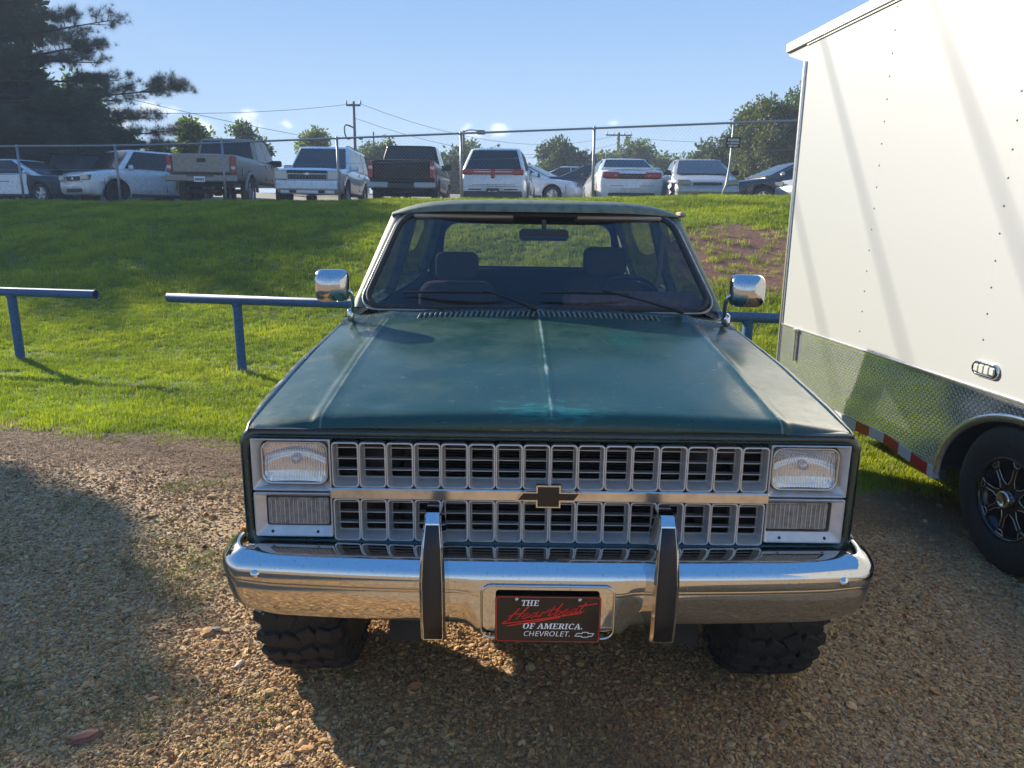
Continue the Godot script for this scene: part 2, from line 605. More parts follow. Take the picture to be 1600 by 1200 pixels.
func hood_y(x: float, z: float) -> float:
	var t := clampf((-0.22 - z) / 1.24, 0.0, 1.0)
	var y := lerpf(1.240, 1.366, t) + 0.012 * sin(t * PI)
	var ax := absf(x)
	y -= 0.022 * pow(ax / 0.69, 2.0) if ax < 0.69 else 0.022 + 0.034 * (ax - 0.69) / 0.215
	y += 0.0075 * exp(-pow((ax - 0.69) / 0.011, 2.0)) + 0.006 * exp(-pow(x / 0.008, 2.0))
	y += 0.0022 * lumps.get_noise_2d(x * 60.0, z * 60.0)
	# shallow dents by the centre crease and on the left panel
	y -= 0.010 * exp(-pow((x - 0.10) / 0.10, 2.0) - pow((z + 0.34) / 0.12, 2.0))
	y -= 0.006 * exp(-pow((x + 0.14) / 0.08, 2.0) - pow((z + 0.30) / 0.10, 2.0))
	y -= 0.006 * exp(-pow((x + 0.36) / 0.10, 2.0) - pow((z + 0.48) / 0.05, 2.0))
	y -= 0.005 * exp(-pow((x + 0.52) / 0.05, 2.0) - pow((z + 0.27) / 0.03, 2.0))
	return y

func ring(st: SurfaceTool, a: PackedVector3Array, b: PackedVector3Array) -> void:
	grid(st, [a, b], true)

func wind(q: Vector2) -> Vector3:    # windscreen sheet: x -1..1, y 0..1
	var hw := lerpf(0.835, 0.695, q.y)
	return V(q.x * hw, lerpf(1.388, 1.822, q.y) - 0.012 * q.x * q.x, lerpf(-1.50, -1.97, q.y) - 0.065 * pow(absf(q.x), 2.4))

func side_x(y: float) -> float:      # body side, from the sill up
	if y < 0.95: return lerpf(0.93, 0.962, clampf((y - 0.55) / 0.4, 0, 1))
	if y < 1.2: return lerpf(0.962, 0.952, (y - 0.95) / 0.25)
	if y < 1.33: return lerpf(0.952, 0.925, (y - 1.2) / 0.13)
	return lerpf(0.905, 0.762, (y - 1.33) / 0.49)

func side_panel(s: float, z0: float, z1: float, top: float, wheel_z: float, low: float, taper := false) -> SurfaceTool:
	var st := S(true)
	var rows := []
	for i in 33:
		var z := lerpf(z0, z1, i / 32.0)
		var b := low
		if absf(z - wheel_z) < 0.5:
			b = maxf(low, 0.43 + sqrt(0.25 - pow(z - wheel_z, 2.0)))
		var row := PackedVector3Array()
		for j in 13:
			var y := lerpf(b, top, j / 12.0)
			row.append(V(s * side_x(y), y, z))
		for k in [[0.918, 0.012], [0.900, 0.016], [0.86, 0.014]]:
			row.append(V(s * k[0], top + k[1], z))
		rows.append(row)
	grid(st, rows)
	return st

func fender(s: float) -> SurfaceTool:
	var st := S(true)
	var rows := []
	for i in 41:
		var z := lerpf(-1.56, -0.150, i / 40.0)
		var b := 0.62
		if absf(z + 0.85) < 0.5: b = maxf(b, 0.43 + sqrt(0.25 - pow(z + 0.85, 2.0)))
		if z < -1.30: b = minf(b, lerpf(0.60, 0.43, clampf((-1.30 - z) / 0.06, 0, 1)))
		if z > -0.36: b = lerpf(0.80, 0.70, clampf((-0.15 - z) / 0.2, 0, 1))
		var te := hood_y(0.905, minf(z, -0.235)) - 0.002 - 0.030 * smoothstep(-0.22, -0.15, z)
		var full := 1.0 - 0.050 * pow(clampf((z + 0.5) / 0.35, 0, 1), 2.2)   # the front corner turns in
		full *= 1.0 - 0.022 * clampf((-0.8 - z) / 0.7, 0, 1)
		var row := PackedVector3Array()
		for j in 11:
			var y := lerpf(b, te - 0.10, j / 10.0)
			row.append(V(s * (0.968 - 0.028 * pow((0.98 - y) / 0.36, 2.0)) * full, y, z))
		var wide := 0.966 * full
		for k in [[1.0, 0.065], [0.90, 0.035], [0.69, 0.014], [0.36, 0.003], [0.0, 0.0]]:
			row.append(V(s * lerpf(0.9085, maxf(wide, 0.914), k[0]), te - k[1], z))
		row.append(V(s * 0.908, te - 0.05, z))
		rows.append(row)
	grid(st, rows)
	return st

func suv() -> void:
	paint_maps()
	var c := thing("parked_suv", "dark green square-bodied SUV with chrome grille and bumper facing the camera on gravel", "SUV", V(0.117, 0, -1.95))
	# hood
	var st := S(true)
	var rows := []
	var zs := steps(-1.40, -0.26, 0.04) + [-0.235, -0.215, -0.198, -0.184, -0.173, -0.164, -0.158, -0.155, -0.156]
	var lip := [0.0, 0.0015, 0.004, 0.008, 0.014, 0.022, 0.033, 0.047, 0.056]
	for i in zs.size():
		var row := PackedVector3Array()
		var drop: float = lip[i - (zs.size() - 9)] if i >= zs.size() - 9 else 0.0
		for j in 113:
			var x := (j / 112.0 - 0.5) * 1.81
			var y := hood_y(x, zs[i]) - drop
			row.append(V(x, lerpf(y, 1.181, smoothstep(0.02, 0.056, drop)), zs[i] - 0.012 * pow(absf(x) / 0.905, 6.0)))
		rows.append(row)
	grid(st, rows, false, true)
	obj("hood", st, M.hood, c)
	for s in [-1.0, 1.0]:
		var f := obj("fender", fender(s), M.green, c)
		bx("side_marker", V(s * 0.966, 0.80, -0.31), V(0.02, 0.055, 0.15), 0.006, M.amber if s < 0 else M.lamp, f)
		obj("door", side_panel(s, -2.72, -1.575, 1.318, 9.0, 0.41), M.green, c)
		obj("quarter_panel", side_panel(s, -4.62, -2.735, 1.318, -3.555, 0.46), M.green, c)
		bx("inner_fender", V(s * 0.62, 0.98, -0.85), V(0.5, 0.04, 1.1), 0.0, M.dark, c)
		bx("splash_panel", V(s * 0.50, 0.70, -0.95), V(0.04, 0.62, 1.3), 0.0, M.dark, c)
		bx("inner_fender", V(s * 0.62, 0.95, -3.55), V(0.5, 0.04, 1.1), 0.0, M.dark, c)
	# header panel round the grille
	st = S(true)
	var o0 := rrect(1.850, 0.392, 0.045, 5, Vector2(0, 0.986))
	var o1 := rrect(1.828, 0.372, 0.045, 5, Vector2(0, 0.987))
	var i0 := rrect(1.800, 0.322, 0.045, 5, Vector2(0, 0.992))
	grid(st, [at_z(o0, -0.20), at_z(o0, -0.158), at_z(o1, -0.149), at_z(i0, -0.151), at_z(i0, -0.22)], true)
	var hp := obj("header_panel", st, M.green, c)
	bx("hood_seal", V(0, 1.1765, -0.166), V(1.80, 0.010, 0.03), 0.002, M.black, hp)
	bx("header_seam", V(0, 1.160, -0.1475), V(1.74, 0.0035, 0.004), 0.001, M.green, hp)
	st = S()
	box(st, V(0, 0.74, -0.19), V(1.72, 0.135, 0.05), 0.01)
	obj("valance", st, M.green, c)
	grille(c)
	for s in [-1.0, 1.0]: lamps(c, s)
	bumper(c)
	plate(c)
	cab(c)
	inside(c)
	for s in [-1.0, 1.0]:
		wheel(c, V(s * 0.885, 0.418, -0.87), s)
		wheel(c, V(s * 0.885, 0.418, -3.575), s)
	# underneath
	st = S()
	for s in [-1.0, 1.0]: box(st, V(s * 0.42, 0.55, -2.4), V(0.09, 0.18, 4.4))
	box(st, V(0, 0.66, -2.6), V(0.8, 0.05, 3.6))
	box(st, V(0.0, 0.46, -1.9), V(0.6, 0.30, 1.5))
	tube(st, [V(-0.8, 0.42, -0.85), V(0.8, 0.42, -0.85)], 0.045)
	tube(st, [V(-0.8, 0.42, -3.555), V(0.8, 0.42, -3.555)], 0.05)
	lathe(st, [[0.0, -0.13], [0.12, -0.09], [0.15, 0.0], [0.12, 0.09], [0.0, 0.13]], 12, along_z(V(0.22, 0.43, -0.85)))
	tube(st, [V(-0.7, 0.36, -0.70), V(0.7, 0.40, -0.70)], 0.02)
	obj("chassis", st, M.dark, c)

func grille(c: Node3D) -> void:
	var g := Node3D.new()
	g.name = "grille"
	c.add_child(g)
	var z0 := -0.148
	# sixteen cells in each of two rows
	var cells := []
	for hh in [0.141, 0.136]:
		var st := S()
		var w := 1.306 / 16.0
		var a := rrect(w - 0.001, hh, 0.012, 4)
		var b := rrect(w - 0.0045, hh - 0.0040, 0.011, 4)
		var b2 := rrect(w - 0.0105, hh - 0.0095, 0.010, 4)
		var d := rrect(w - 0.015, hh - 0.024, 0.007, 4, Vector2(0, 0.006))
		var e := rrect(w - 0.0195, hh - 0.0285, 0.006, 4, Vector2(0, 0.006))
		grid(st, [at_z(a, -0.012), at_z(a, -0.001), at_z(b, 0.0), at_z(rrect(w - 0.0085, hh - 0.0078, 0.010, 4), 0.0), at_z(b2, -0.003), at_z(d, -0.046), at_z(e, -0.045), at_z(e, -0.052)], true)
		cells.append(done(st))
	for r in 2:
		for i in 16:
			obj("grille_cell", cells[r], M.silver, g, V(-0.653 + (i + 0.5) * 1.306 / 16.0, [1.0725, 0.898][r], z0))
	for y in [1.114, 1.079, 1.044, 0.940, 0.906, 0.872]:
		bx("horizontal_bar", V(0, y, z0 - 0.053), V(1.30, 0.0035, 0.022), 0.001, M.silver, g)
	# bright bar between the rows
	var st2 := S()
	var w2 := 1.318
	grid(st2, [at_z(rrect(w2, 0.034, 0.003, 2, Vector2(0, 0.985)), z0 - 0.01), at_z(rrect(w2, 0.034, 0.003, 2, Vector2(0, 0.985)), z0 + 0.006), at_z(rrect(w2 - 0.006, 0.028, 0.003, 2, Vector2(0, 0.985)), z0 + 0.009)], true)
	fan(st2, at_z(rrect(w2 - 0.006, 0.028, 0.003, 2, Vector2(0, 0.985)), z0 + 0.009), true)
	obj("center_bar", st2, M.satin, g)
	# emblem: a slanted cross, dark with a chrome edge
	for e in [[1.0, 0.0, 0.018, M.chrome, "emblem_edge"], [0.0, 0.0, 0.020, M.gloss_black, "emblem_face"]]:
		var k: float = 0.0045 * (1.0 - e[0])
		var poly := PackedVector2Array([Vector2(-0.098 + k * 1.6, -0.0145 + k), Vector2(-0.0365 + k, -0.0145 + k), Vector2(-0.0365 + k, -0.035 + k), Vector2(0.0365 - k, -0.035 + k), Vector2(0.0365 - k, -0.0145 + k), Vector2(0.078 - k * 0.6, -0.0145 + k), Vector2(0.098 - k * 1.6, 0.0145 - k), Vector2(0.0365 - k, 0.0145 - k), Vector2(0.0365 - k, 0.035 - k), Vector2(-0.0365 + k, 0.035 - k), Vector2(-0.0365 + k, 0.0145 - k), Vector2(-0.078 + k * 0.6, 0.0145 - k)])
		var se := S()
		prism(se, poly, z0, z0 + e[2], Transform3D(Basis(), V(-0.004, 0.987, 0)))
		obj(e[4], se, e[3], g)
	# radiator and what can be seen between the bars
	var sr := S()
	box(sr, V(0, 0.92, -0.36), V(1.70, 0.50, 0.03))
	box(sr, V(0, 1.165, -0.27), V(1.74, 0.02, 0.2))
	obj("radiator_support", sr, M.dark, c)
	var sf := S()
	for i in 34: box(sf, V(0, 0.83 + i * 0.0095, -0.325), V(0.86, 0.003, 0.03))
	for x in [-0.44, 0.44, -0.58, 0.60]: box(sf, V(x, 0.98, -0.31), V(0.035, 0.36, 0.03))
	obj("radiator_fins", sf, M.black, c)
	for q in [[0.50, 1.06], [0.57, 1.10], [-0.52, 1.05]]:
		var sh := S(true)
		lathe(sh, [[0.0, 0.03], [0.03, 0.03], [0.055, 0.0], [0.06, -0.02]], 14, along_z(V(q[0], q[1], -0.29)))
		obj("horn", sh, M.plastic, c)

func lamps(c: Node3D, s: float) -> void:
	var x0 := s * 0.7735      # centre of lamp panel
	var z0 := -0.147
	var st := S()
	var out := rrect(0.236, 0.162, 0.004, 5, Vector2(x0, 1.0705))
	var hole := rrect(0.206, 0.140, 0.030, 5, Vector2(x0 - s * 0.006, 1.0735))
	var hole2 := rrect(0.203, 0.137, 0.030, 5, Vector2(x0 - s * 0.006, 1.0735))
	grid(st, [at_z(out, z0 - 0.03), at_z(out, z0), at_z(rrect(0.231, 0.157, 0.004, 5, Vector2(x0, 1.0705)), z0 + 0.002), at_z(rrect(0.226, 0.152, 0.006, 5, Vector2(x0, 1.0705)), z0 - 0.001), at_z(hole, z0 - 0.024), at_z(hole2, z0 - 0.05)], true)
	var low := rrect(0.236, 0.141, 0.006, 5, Vector2(x0, 0.9125))
	# the signal lamp sits towards the grille in its lower panel
	var lc := Vector2(x0 - s * 0.012, 0.920)
	grid(st, [at_z(low, z0 - 0.03), at_z(low, z0), at_z(rrect(0.231, 0.136, 0.005, 5, Vector2(x0, 0.9125)), z0 + 0.002), at_z(rrect(0.226, 0.131, 0.006, 5, Vector2(x0, 0.9125)), z0 - 0.001), at_z(rrect(0.196, 0.096, 0.006, 5, lc), z0 - 0.016), at_z(rrect(0.194, 0.094, 0.006, 5, lc), z0 - 0.05)], true)
	var bz := obj("lamp_bezel", st, M.silver, c)
	bx("bezel_back", V(x0, 0.985, z0 - 0.062), V(0.23, 0.30, 0.02), 0.0, M.black, bz)
	for k in [-0.068, 0.07]:
		st = S(true)
		lathe(st, [[0.0, 0.002], [0.004, 0.0015], [0.0045, -0.004]], 8, along_z(V(x0 + k, 0.8555, z0 - 0.0045)))
		obj("screw", st, M.black, bz)
	# headlight
	var h := Node3D.new()
	h.name = "headlight"
	c.add_child(h, true)
	var hc := Vector2(x0 - s * 0.007, 1.0735)
	st = S(true)
	grid(st, [at_z(rrect(0.200, 0.134, 0.030, 6, hc), z0 - 0.05), at_z(rrect(0.200, 0.134, 0.030, 6, hc), z0 - 0.012), at_z(rrect(0.194, 0.128, 0.028, 6, hc), z0 - 0.009), at_z(rrect(0.188, 0.122, 0.026, 6, hc), z0 - 0.014)], true)
	obj("retaining_ring", st, M.trim, h)
	st = S(true)
	var rr := []
	for j in 31:
		var row := PackedVector3Array()
		for i in 193:
			var u := i / 96.0 - 1.0
			var v := j / 15.0 - 1.0
			var x := u * 0.096
			var y := v * 0.063
			var cx := maxf(0.0, absf(x) - 0.070)
			var cy := maxf(0.0, absf(y) - 0.037)
			var l := sqrt(cx * cx + cy * cy)
			if l > 0.0:
				x = signf(x) * (minf(absf(x), 0.070) + cx * maxf(cx, cy) / l)
				y = signf(y) * (minf(absf(y), 0.037) + cy * maxf(cx, cy) / l)
			# a shallow bowl with an upper and a lower step, pressed with upright flutes
			var bowl := (1.0 - u * u) * 0.014 + (1.0 - v * v) * 0.011 + 0.006 * exp(-pow((v - 0.45 + 0.35 * u * u) / 0.16, 2.0))
			row.append(V(hc.x + x, hc.y + y, z0 - 0.018 - bowl + 0.0005 * sin(u * 75.0)))
		rr.append(row)
	grid(st, rr)
	obj("reflector", st, M.chrome, h)
	st = S(true)
	lathe(st, [[0.0, 0.028], [0.012, 0.026], [0.016, 0.016], [0.016, -0.02]], 12, along_z(V(hc.x, hc.y + 0.006, z0 - 0.048)))
	obj("bulb_shield", st, M.trim, h)
	# lens: a fluted slab of clear glass
	st = S(true)
	var nx := 240
	var ny := 14
	var fr := []
	for j in ny + 1:
		var a := PackedVector3Array()
		for i in nx + 1:
			var u := 2.0 * i / nx - 1.0
			var v := 2.0 * j / ny - 1.0
			var x := u * 0.094
			var y := v * 0.061
			# round the corners
			var cx := maxf(0.0, absf(x) - 0.068)
			var cy := maxf(0.0, absf(y) - 0.035)
			var l := sqrt(cx * cx + cy * cy)
			var m := maxf(cx, cy)
			if l > 0.0:
				x = signf(x) * (minf(absf(x), 0.068) + cx * m / l)
				y = signf(y) * (minf(absf(y), 0.035) + cy * m / l)
			var zz := z0 - 0.010 + 0.0007 * sin(i * TAU / nx * 24.0) * (0.0 if absf(v) > 0.92 else 1.0) + 0.010 * (1.0 - pow(u * u, 1.5)) * (1.0 - pow(v * v, 1.5))
			a.append(V(hc.x + x, hc.y + y, zz))
		fr.append(a)
	grid(st, fr)
	obj("lens", st, M.lens, h)
	# the moulded ribs of the lens
	st = S()
	for i in 23:
		var u := (i - 11) / 11.5
		box(st, V(hc.x + u * 0.088, hc.y, z0 - 0.0135 + 0.008 * (1.0 - absf(u * u * u))), V(0.0009, 0.096 if absf(u) < 0.85 else 0.072, 0.0012))
	obj("lens_ribs", st, M.lens_rib, h)
	# turn signal
	st = S()
	var sc := lc + (Vector2(-s * 0.006, 0.004) if s > 0 else Vector2.ZERO)
	var rows := []
	for k in [[-0.04, 1.0], [-0.012, 1.0], [-0.008, 0.97]]:
		rows.append(at_z(rrect(0.186 * k[1], 0.086 * k[1], 0.006, 3, sc), z0 + k[0] - 0.004))
	grid(st, rows, true)
	fan(st, rows[-1], true)
	for i in 21:
		box(st, V(sc.x - 0.084 + i * 0.0084, sc.y, z0 - 0.012), V(0.0062, 0.078, 0.006), 0.0025)
	var ts := obj("turn_signal", st, M.signal_lens, c)
	st = S()
	for i in 13: box(st, V(sc.x - 0.081 + i * 0.0135, sc.y, z0 - 0.0088), V(0.0014, 0.076, 0.002))
	obj("signal_ribs", st, M.signal_rib, ts)

func bumper(c: Node3D) -> void:
	# section of the bumper: [how far back from the face, height]
	var sec := [[0.165, 0.806], [0.150, 0.822], [0.120, 0.828], [0.085, 0.829], [0.050, 0.826], [0.026, 0.817], [0.010, 0.803], [0.002, 0.788], [0.0, 0.770], [0.0012, 0.750], [0.0016, 0.7480], [0.0042, 0.7465], [0.0042, 0.7455], [0.0036, 0.7430], [0.0040, 0.7370], [0.0066, 0.7355], [0.0066, 0.7345], [0.0062, 0.7320], [0.010, 0.690], [0.018, 0.655], [0.028, 0.632], [0.040, 0.622], [0.060, 0.620]]
	var rows := []
	# path in plan: face line, from the left tip round to the right tip
	var path := []
	for i in 15:
		var a := lerpf(PI * 0.98, PI / 2, i / 14.0)
		path.append([Vector2(-0.905 + 0.100 * cos(a), -0.215 + 0.175 * sin(a)), Vector2(cos(a) * 1.9, sin(a)).normalized(), 1.0])
	for i in range(1, 60):
		var x := lerpf(-0.905, 0.905, i / 60.0)
		path.append([Vector2(x, -0.040 + 0.040 * (1.0 - pow(absf(x) / 0.905, 2.5))), Vector2(x * 0.07, 1).normalized(), 0.0])
	for i in 15:
		var a := lerpf(PI / 2, PI * 0.02, i / 14.0)
		path.append([Vector2(0.905 + 0.100 * cos(a), -0.215 + 0.175 * sin(a)), Vector2(cos(a) * 1.9, sin(a)).normalized(), 1.0])
	var st := S(true)
	for k in path:
		var row := PackedVector3Array()
		var x: float = k[0].x
		var end := smoothstep(0.80, 0.98, absf(x))
		var mid := 1.0 - smoothstep(0.20, 0.255, absf(x))
		for q in sec:
			var t: float = clampf((0.80 - q[1]) / 0.19, 0, 1)
			var y: float = q[1] + end * 0.030 * t - mid * 0.018 * t
			var d: float = q[0]
			if k[2] > 0.5: d = minf(d, lerpf(d, 0.035 + d * 0.15, end))
			# the pocket for the plate pushes the middle forward
			if q[1] < 0.755 and q[1] > 0.63: d = lerpf(d, 0.0 - 0.004, mid)
			if q[1] < 0.60: d = lerpf(d, 0.02, mid)
			row.append(V(x - k[1].x * d, y, k[0].y - k[1].y * d))
		rows.append(row)
	grid(st, rows)
	var b := obj("front_bumper", st, M.chrome, c)
	for s in [-1.0, 1.0]:
		st = S(true)
		lathe(st, [[0.0, 0.011], [0.009, 0.009], [0.014, 0.004], [0.016, 0.0]], 14, along_z(V(s * 0.862, 0.770, -0.036)))
		obj("bumper_bolt", st, M.chrome, b)
	# raised lip round the plate pocket
	st = S(true)
	var lip := []
	for q in rrect(0.385, 0.165, 0.03, 6, Vector2(-0.005, 0.685)): lip.append(V(q.x, q.y, 0.006))
	lip.append(lip[0])
	tube(st, lip, 0.0035, 8, false)
	obj("plate_pocket", st, M.chrome, b)
	# guards
	for x in [-0.334, 0.324]:
		var g := Node3D.new()
		g.name = "bumper_guard"
		g.position = V(x, 0, 0)
		c.add_child(g, true)
		var prof := [[0.604, 0.014, 0.036], [0.612, 0.040, 0.038], [0.70, 0.052, 0.039], [0.80, 0.058, 0.039], [0.90, 0.044, 0.033], [0.965, 0.028, 0.026], [0.982, 0.016, 0.025], [0.987, 0.0, 0.024]]
		st = S()
		var gr := []
		for q in prof:
			var row := PackedVector3Array()
			for v in [Vector2(-1, -0.075), Vector2(1, -0.075), Vector2(1, q[1] - 0.008), Vector2(0.8, q[1]), Vector2(-0.8, q[1]), Vector2(-1, q[1] - 0.008)]:
				row.append(V(v.x * q[2] * 0.93, q[0], v.y))
			row.reverse()
			gr.append(row)
		loft(st, gr)
		obj("guard_shell", st, M.chrome, g)
		st = S(true)
		var pr := []
		for q in prof.slice(1, 6):
			var yy: float = q[0] + (0.008 if q[0] < 0.62 else 0.0) - (0.004 if q[0] > 0.96 else 0.0)
			var w: float = q[2] * 0.69
			var row := PackedVector3Array([V(-w, yy, q[1] - 0.002), V(-w, yy, q[1] + 0.005), V(-w * 0.85, yy, q[1] + 0.008), V(w * 0.85, yy, q[1] + 0.008), V(w, yy, q[1] + 0.005), V(w, yy, q[1] - 0.002)])
			pr.append(row)
		loft(st, pr)
		obj("rubber_pad", st, M.pad, g)

func plate(c: Node3D) -> void:
	var pl := Node3D.new()
	pl.name = "license_plate"
	pl.position = V(-0.005, 0.672, 0.022)
	pl.rotation.x = 0.04
	c.add_child(pl)
	var st := S()
	var a := rrect(0.304, 0.150, 0.010, 4)
	grid(st, [at_z(a, -0.002), at_z(a, 0.0)], true)
	fan(st, at_z(a, 0.0), true)
	fan(st, at_z(a, -0.002))
	obj("plate_sheet", st, M.plate, pl)
	st = S()
	ring(st, at_z(rrect(0.299, 0.145, 0.009, 4), 0.0008), at_z(rrect(0.2955, 0.1415, 0.008, 4), 0.0008))
	obj("plate_border", st, M.red_print, pl)
	lettering("lettering", "THE", "Droid Serif", true, V(-0.052, 0.0530, 0.001), 0.050, 0.0185, 0.18, M.white_print, pl)
	lettering("lettering", "OF AMERICA.", "Droid Serif", true, V(0.015, -0.0215, 0.001), 0.172, 0.0180, 0.2, M.white_print, pl)
	lettering("lettering", "CHEVROLET.", "Droid Sans", false, V(-0.001, -0.0465, 0.001), 0.134, 0.0165, 0.2, M.white_print, pl)
	st = S()
	var e := [Vector2(-0.0275, -0.0055), Vector2(-0.008, -0.0055), Vector2(-0.008, -0.0088), Vector2(0.010, -0.0088), Vector2(0.011, -0.0055), Vector2(0.021, -0.0055), Vector2(0.0275, 0.0035), Vector2(0.010, 0.0035), Vector2(0.0105, 0.0075), Vector2(-0.006, 0.0075), Vector2(-0.0065, 0.0035), Vector2(-0.021, 0.0035), Vector2(-0.0275, -0.0055)]
	var em := []
	for q in e: em.append(q + Vector2(0.107, -0.0475))
	ribbon(st, em, 0.0022, 0.001)
	obj("printed_emblem", st, M.white_print, pl)
	# brush script, slanted and climbing to the right
	var w := [
		[[0.1, 0.0], [0.35, 1.0], [0.75, 2.2]], [[1.0, 0.05], [1.25, 1.0], [1.75, 2.35]], [[-0.1, 0.75], [0.6, 1.1], [1.5, 1.15]],
		[[1.5, 0.45], [2.0, 0.65], [2.1, 1.0], [1.75, 0.95], [1.6, 0.4], [1.85, 0.05], [2.4, 0.4]],
		[[3.05, 0.95], [2.7, 0.9], [2.5, 0.35], [2.7, 0.05], [3.05, 0.6], [3.15, 1.0], [3.1, 0.2], [3.4, 0.3]],
		[[3.5, 0.05], [3.75, 1.0], [3.8, 0.75], [4.2, 1.0], [4.3, 0.8]],
		[[4.85, 1.9], [4.6, 0.9], [4.55, 0.15], [5.0, 0.3]], [[4.2, 1.2], [4.8, 1.3], [5.3, 1.3]],
		[[5.55, 2.2], [5.3, 1.0], [5.25, 0.1], [5.6, 0.1], [5.85, 0.6], [5.6, 0.95], [5.3, 0.6]],
		[[6.0, 0.45], [6.4, 0.65], [6.5, 1.0], [6.2, 0.95], [6.05, 0.4], [6.3, 0.05], [6.8, 0.4]],
		[[7.45, 0.95], [7.1, 0.9], [6.95, 0.35], [7.15, 0.05], [7.5, 0.6], [7.6, 1.0], [7.5, 0.2], [7.85, 0.3]],
		[[8.3, 1.9], [8.05, 0.9], [8.05, 0.15], [8.5, 0.3]], [[7.6, 1.35], [8.4, 1.45], [9.6, 1.55]],
		[[-0.1, -0.1], [-0.45, -0.5], [0.6, -0.55], [3.5, -0.42], [8.3, -0.05]], [[0.2, -1.05], [0.6, -1.05], [3.0, -0.82], [6.0, -0.45]],
	]
	st = S()
	var up := 0.0160
	var rot := Vector2.from_angle(0.13)
	for line in w:
		var pts := []
		for q in line: pts.append(Vector2(q[0], q[1]))
		var so := []
		for q in smooth_line(pts, 5):
			var k := Vector2((q.x - 4.4 + q.y * 0.30) * 0.0258, (q.y - 0.5) * up)
			so.append(Vector2(k.x * rot.x - k.y * rot.y * 0.5, k.x * rot.y + k.y * rot.x) + Vector2(-0.004, 0.0185))
		ribbon(st, so, 0.0040, 0.0012)
	obj("script_lettering", st, M.red_print, pl)
	for s in [-1.0, 1.0]:
		st = S(true)
		lathe(st, [[0.0, 0.004], [0.004, 0.0035], [0.006, 0.0005]], 10, along_z(V(s * 0.0905, 0.0635, 0.0)))
		obj("screw", st, M.chrome, pl)

func wheel(c: Node3D, at: Vector3, s: float) -> void:
	var wn := Node3D.new()
	wn.name = "wheel"
	wn.position = at
	c.add_child(wn, true)
	var st := S(true)
	lathe(st, [[0.20, -0.10], [0.215, -0.135], [0.30, -0.155], [0.365, -0.152], [0.396, -0.135], [0.404, -0.08], [0.406, 0.0], [0.404, 0.08], [0.396, 0.135], [0.365, 0.152], [0.30, 0.155], [0.215, 0.135], [0.20, 0.10]], 56, along_x(Vector3.ZERO, s))
	obj("tyre", st, M.tyre, wn)
	st = S()
	for i in 26:
		for side in [-1.0, 1.0]:
			var a: float = TAU * (i + (0.5 if side > 0 else 0.0)) / 26.0
			for q in [[0.034, 0.412, 0.062, 0.058, 0.55], [0.094, 0.410, 0.060, 0.054, -0.35], [0.137, 0.398, 0.040, 0.050, 0.12]]:
				var b := Basis(Vector3.RIGHT, a) * Basis(Vector3.UP, q[4] * side)
				if q[0] > 0.12: b = Basis(Vector3.RIGHT, a) * Basis(Vector3.BACK, -0.45 * side) * Basis(Vector3.UP, q[4] * side)
				box(st, Basis(Vector3.RIGHT, a) * V(q[0] * side, q[1], 0.012 * side), V(q[2], 0.024, q[3]), 0.004, b)
			var bl := Basis(Vector3.RIGHT, a) * Basis(Vector3.BACK, -1.25 * side)
			box(st, Basis(Vector3.RIGHT, a) * V(0.152 * side, 0.358, 0.0), V(0.05, 0.014, 0.042), 0.004, bl)
	obj("tread", st, M.tyre, wn)
	st = S(true)
	lathe(st, [[0.0, 0.05], [0.06, 0.05], [0.07, 0.02], [0.15, 0.0], [0.17, 0.06], [0.2, 0.11], [0.215, 0.128], [0.218, 0.10], [0.21, -0.13]], 32, along_x(Vector3.ZERO, s))
	obj("rim", st, M.alloy, wn)

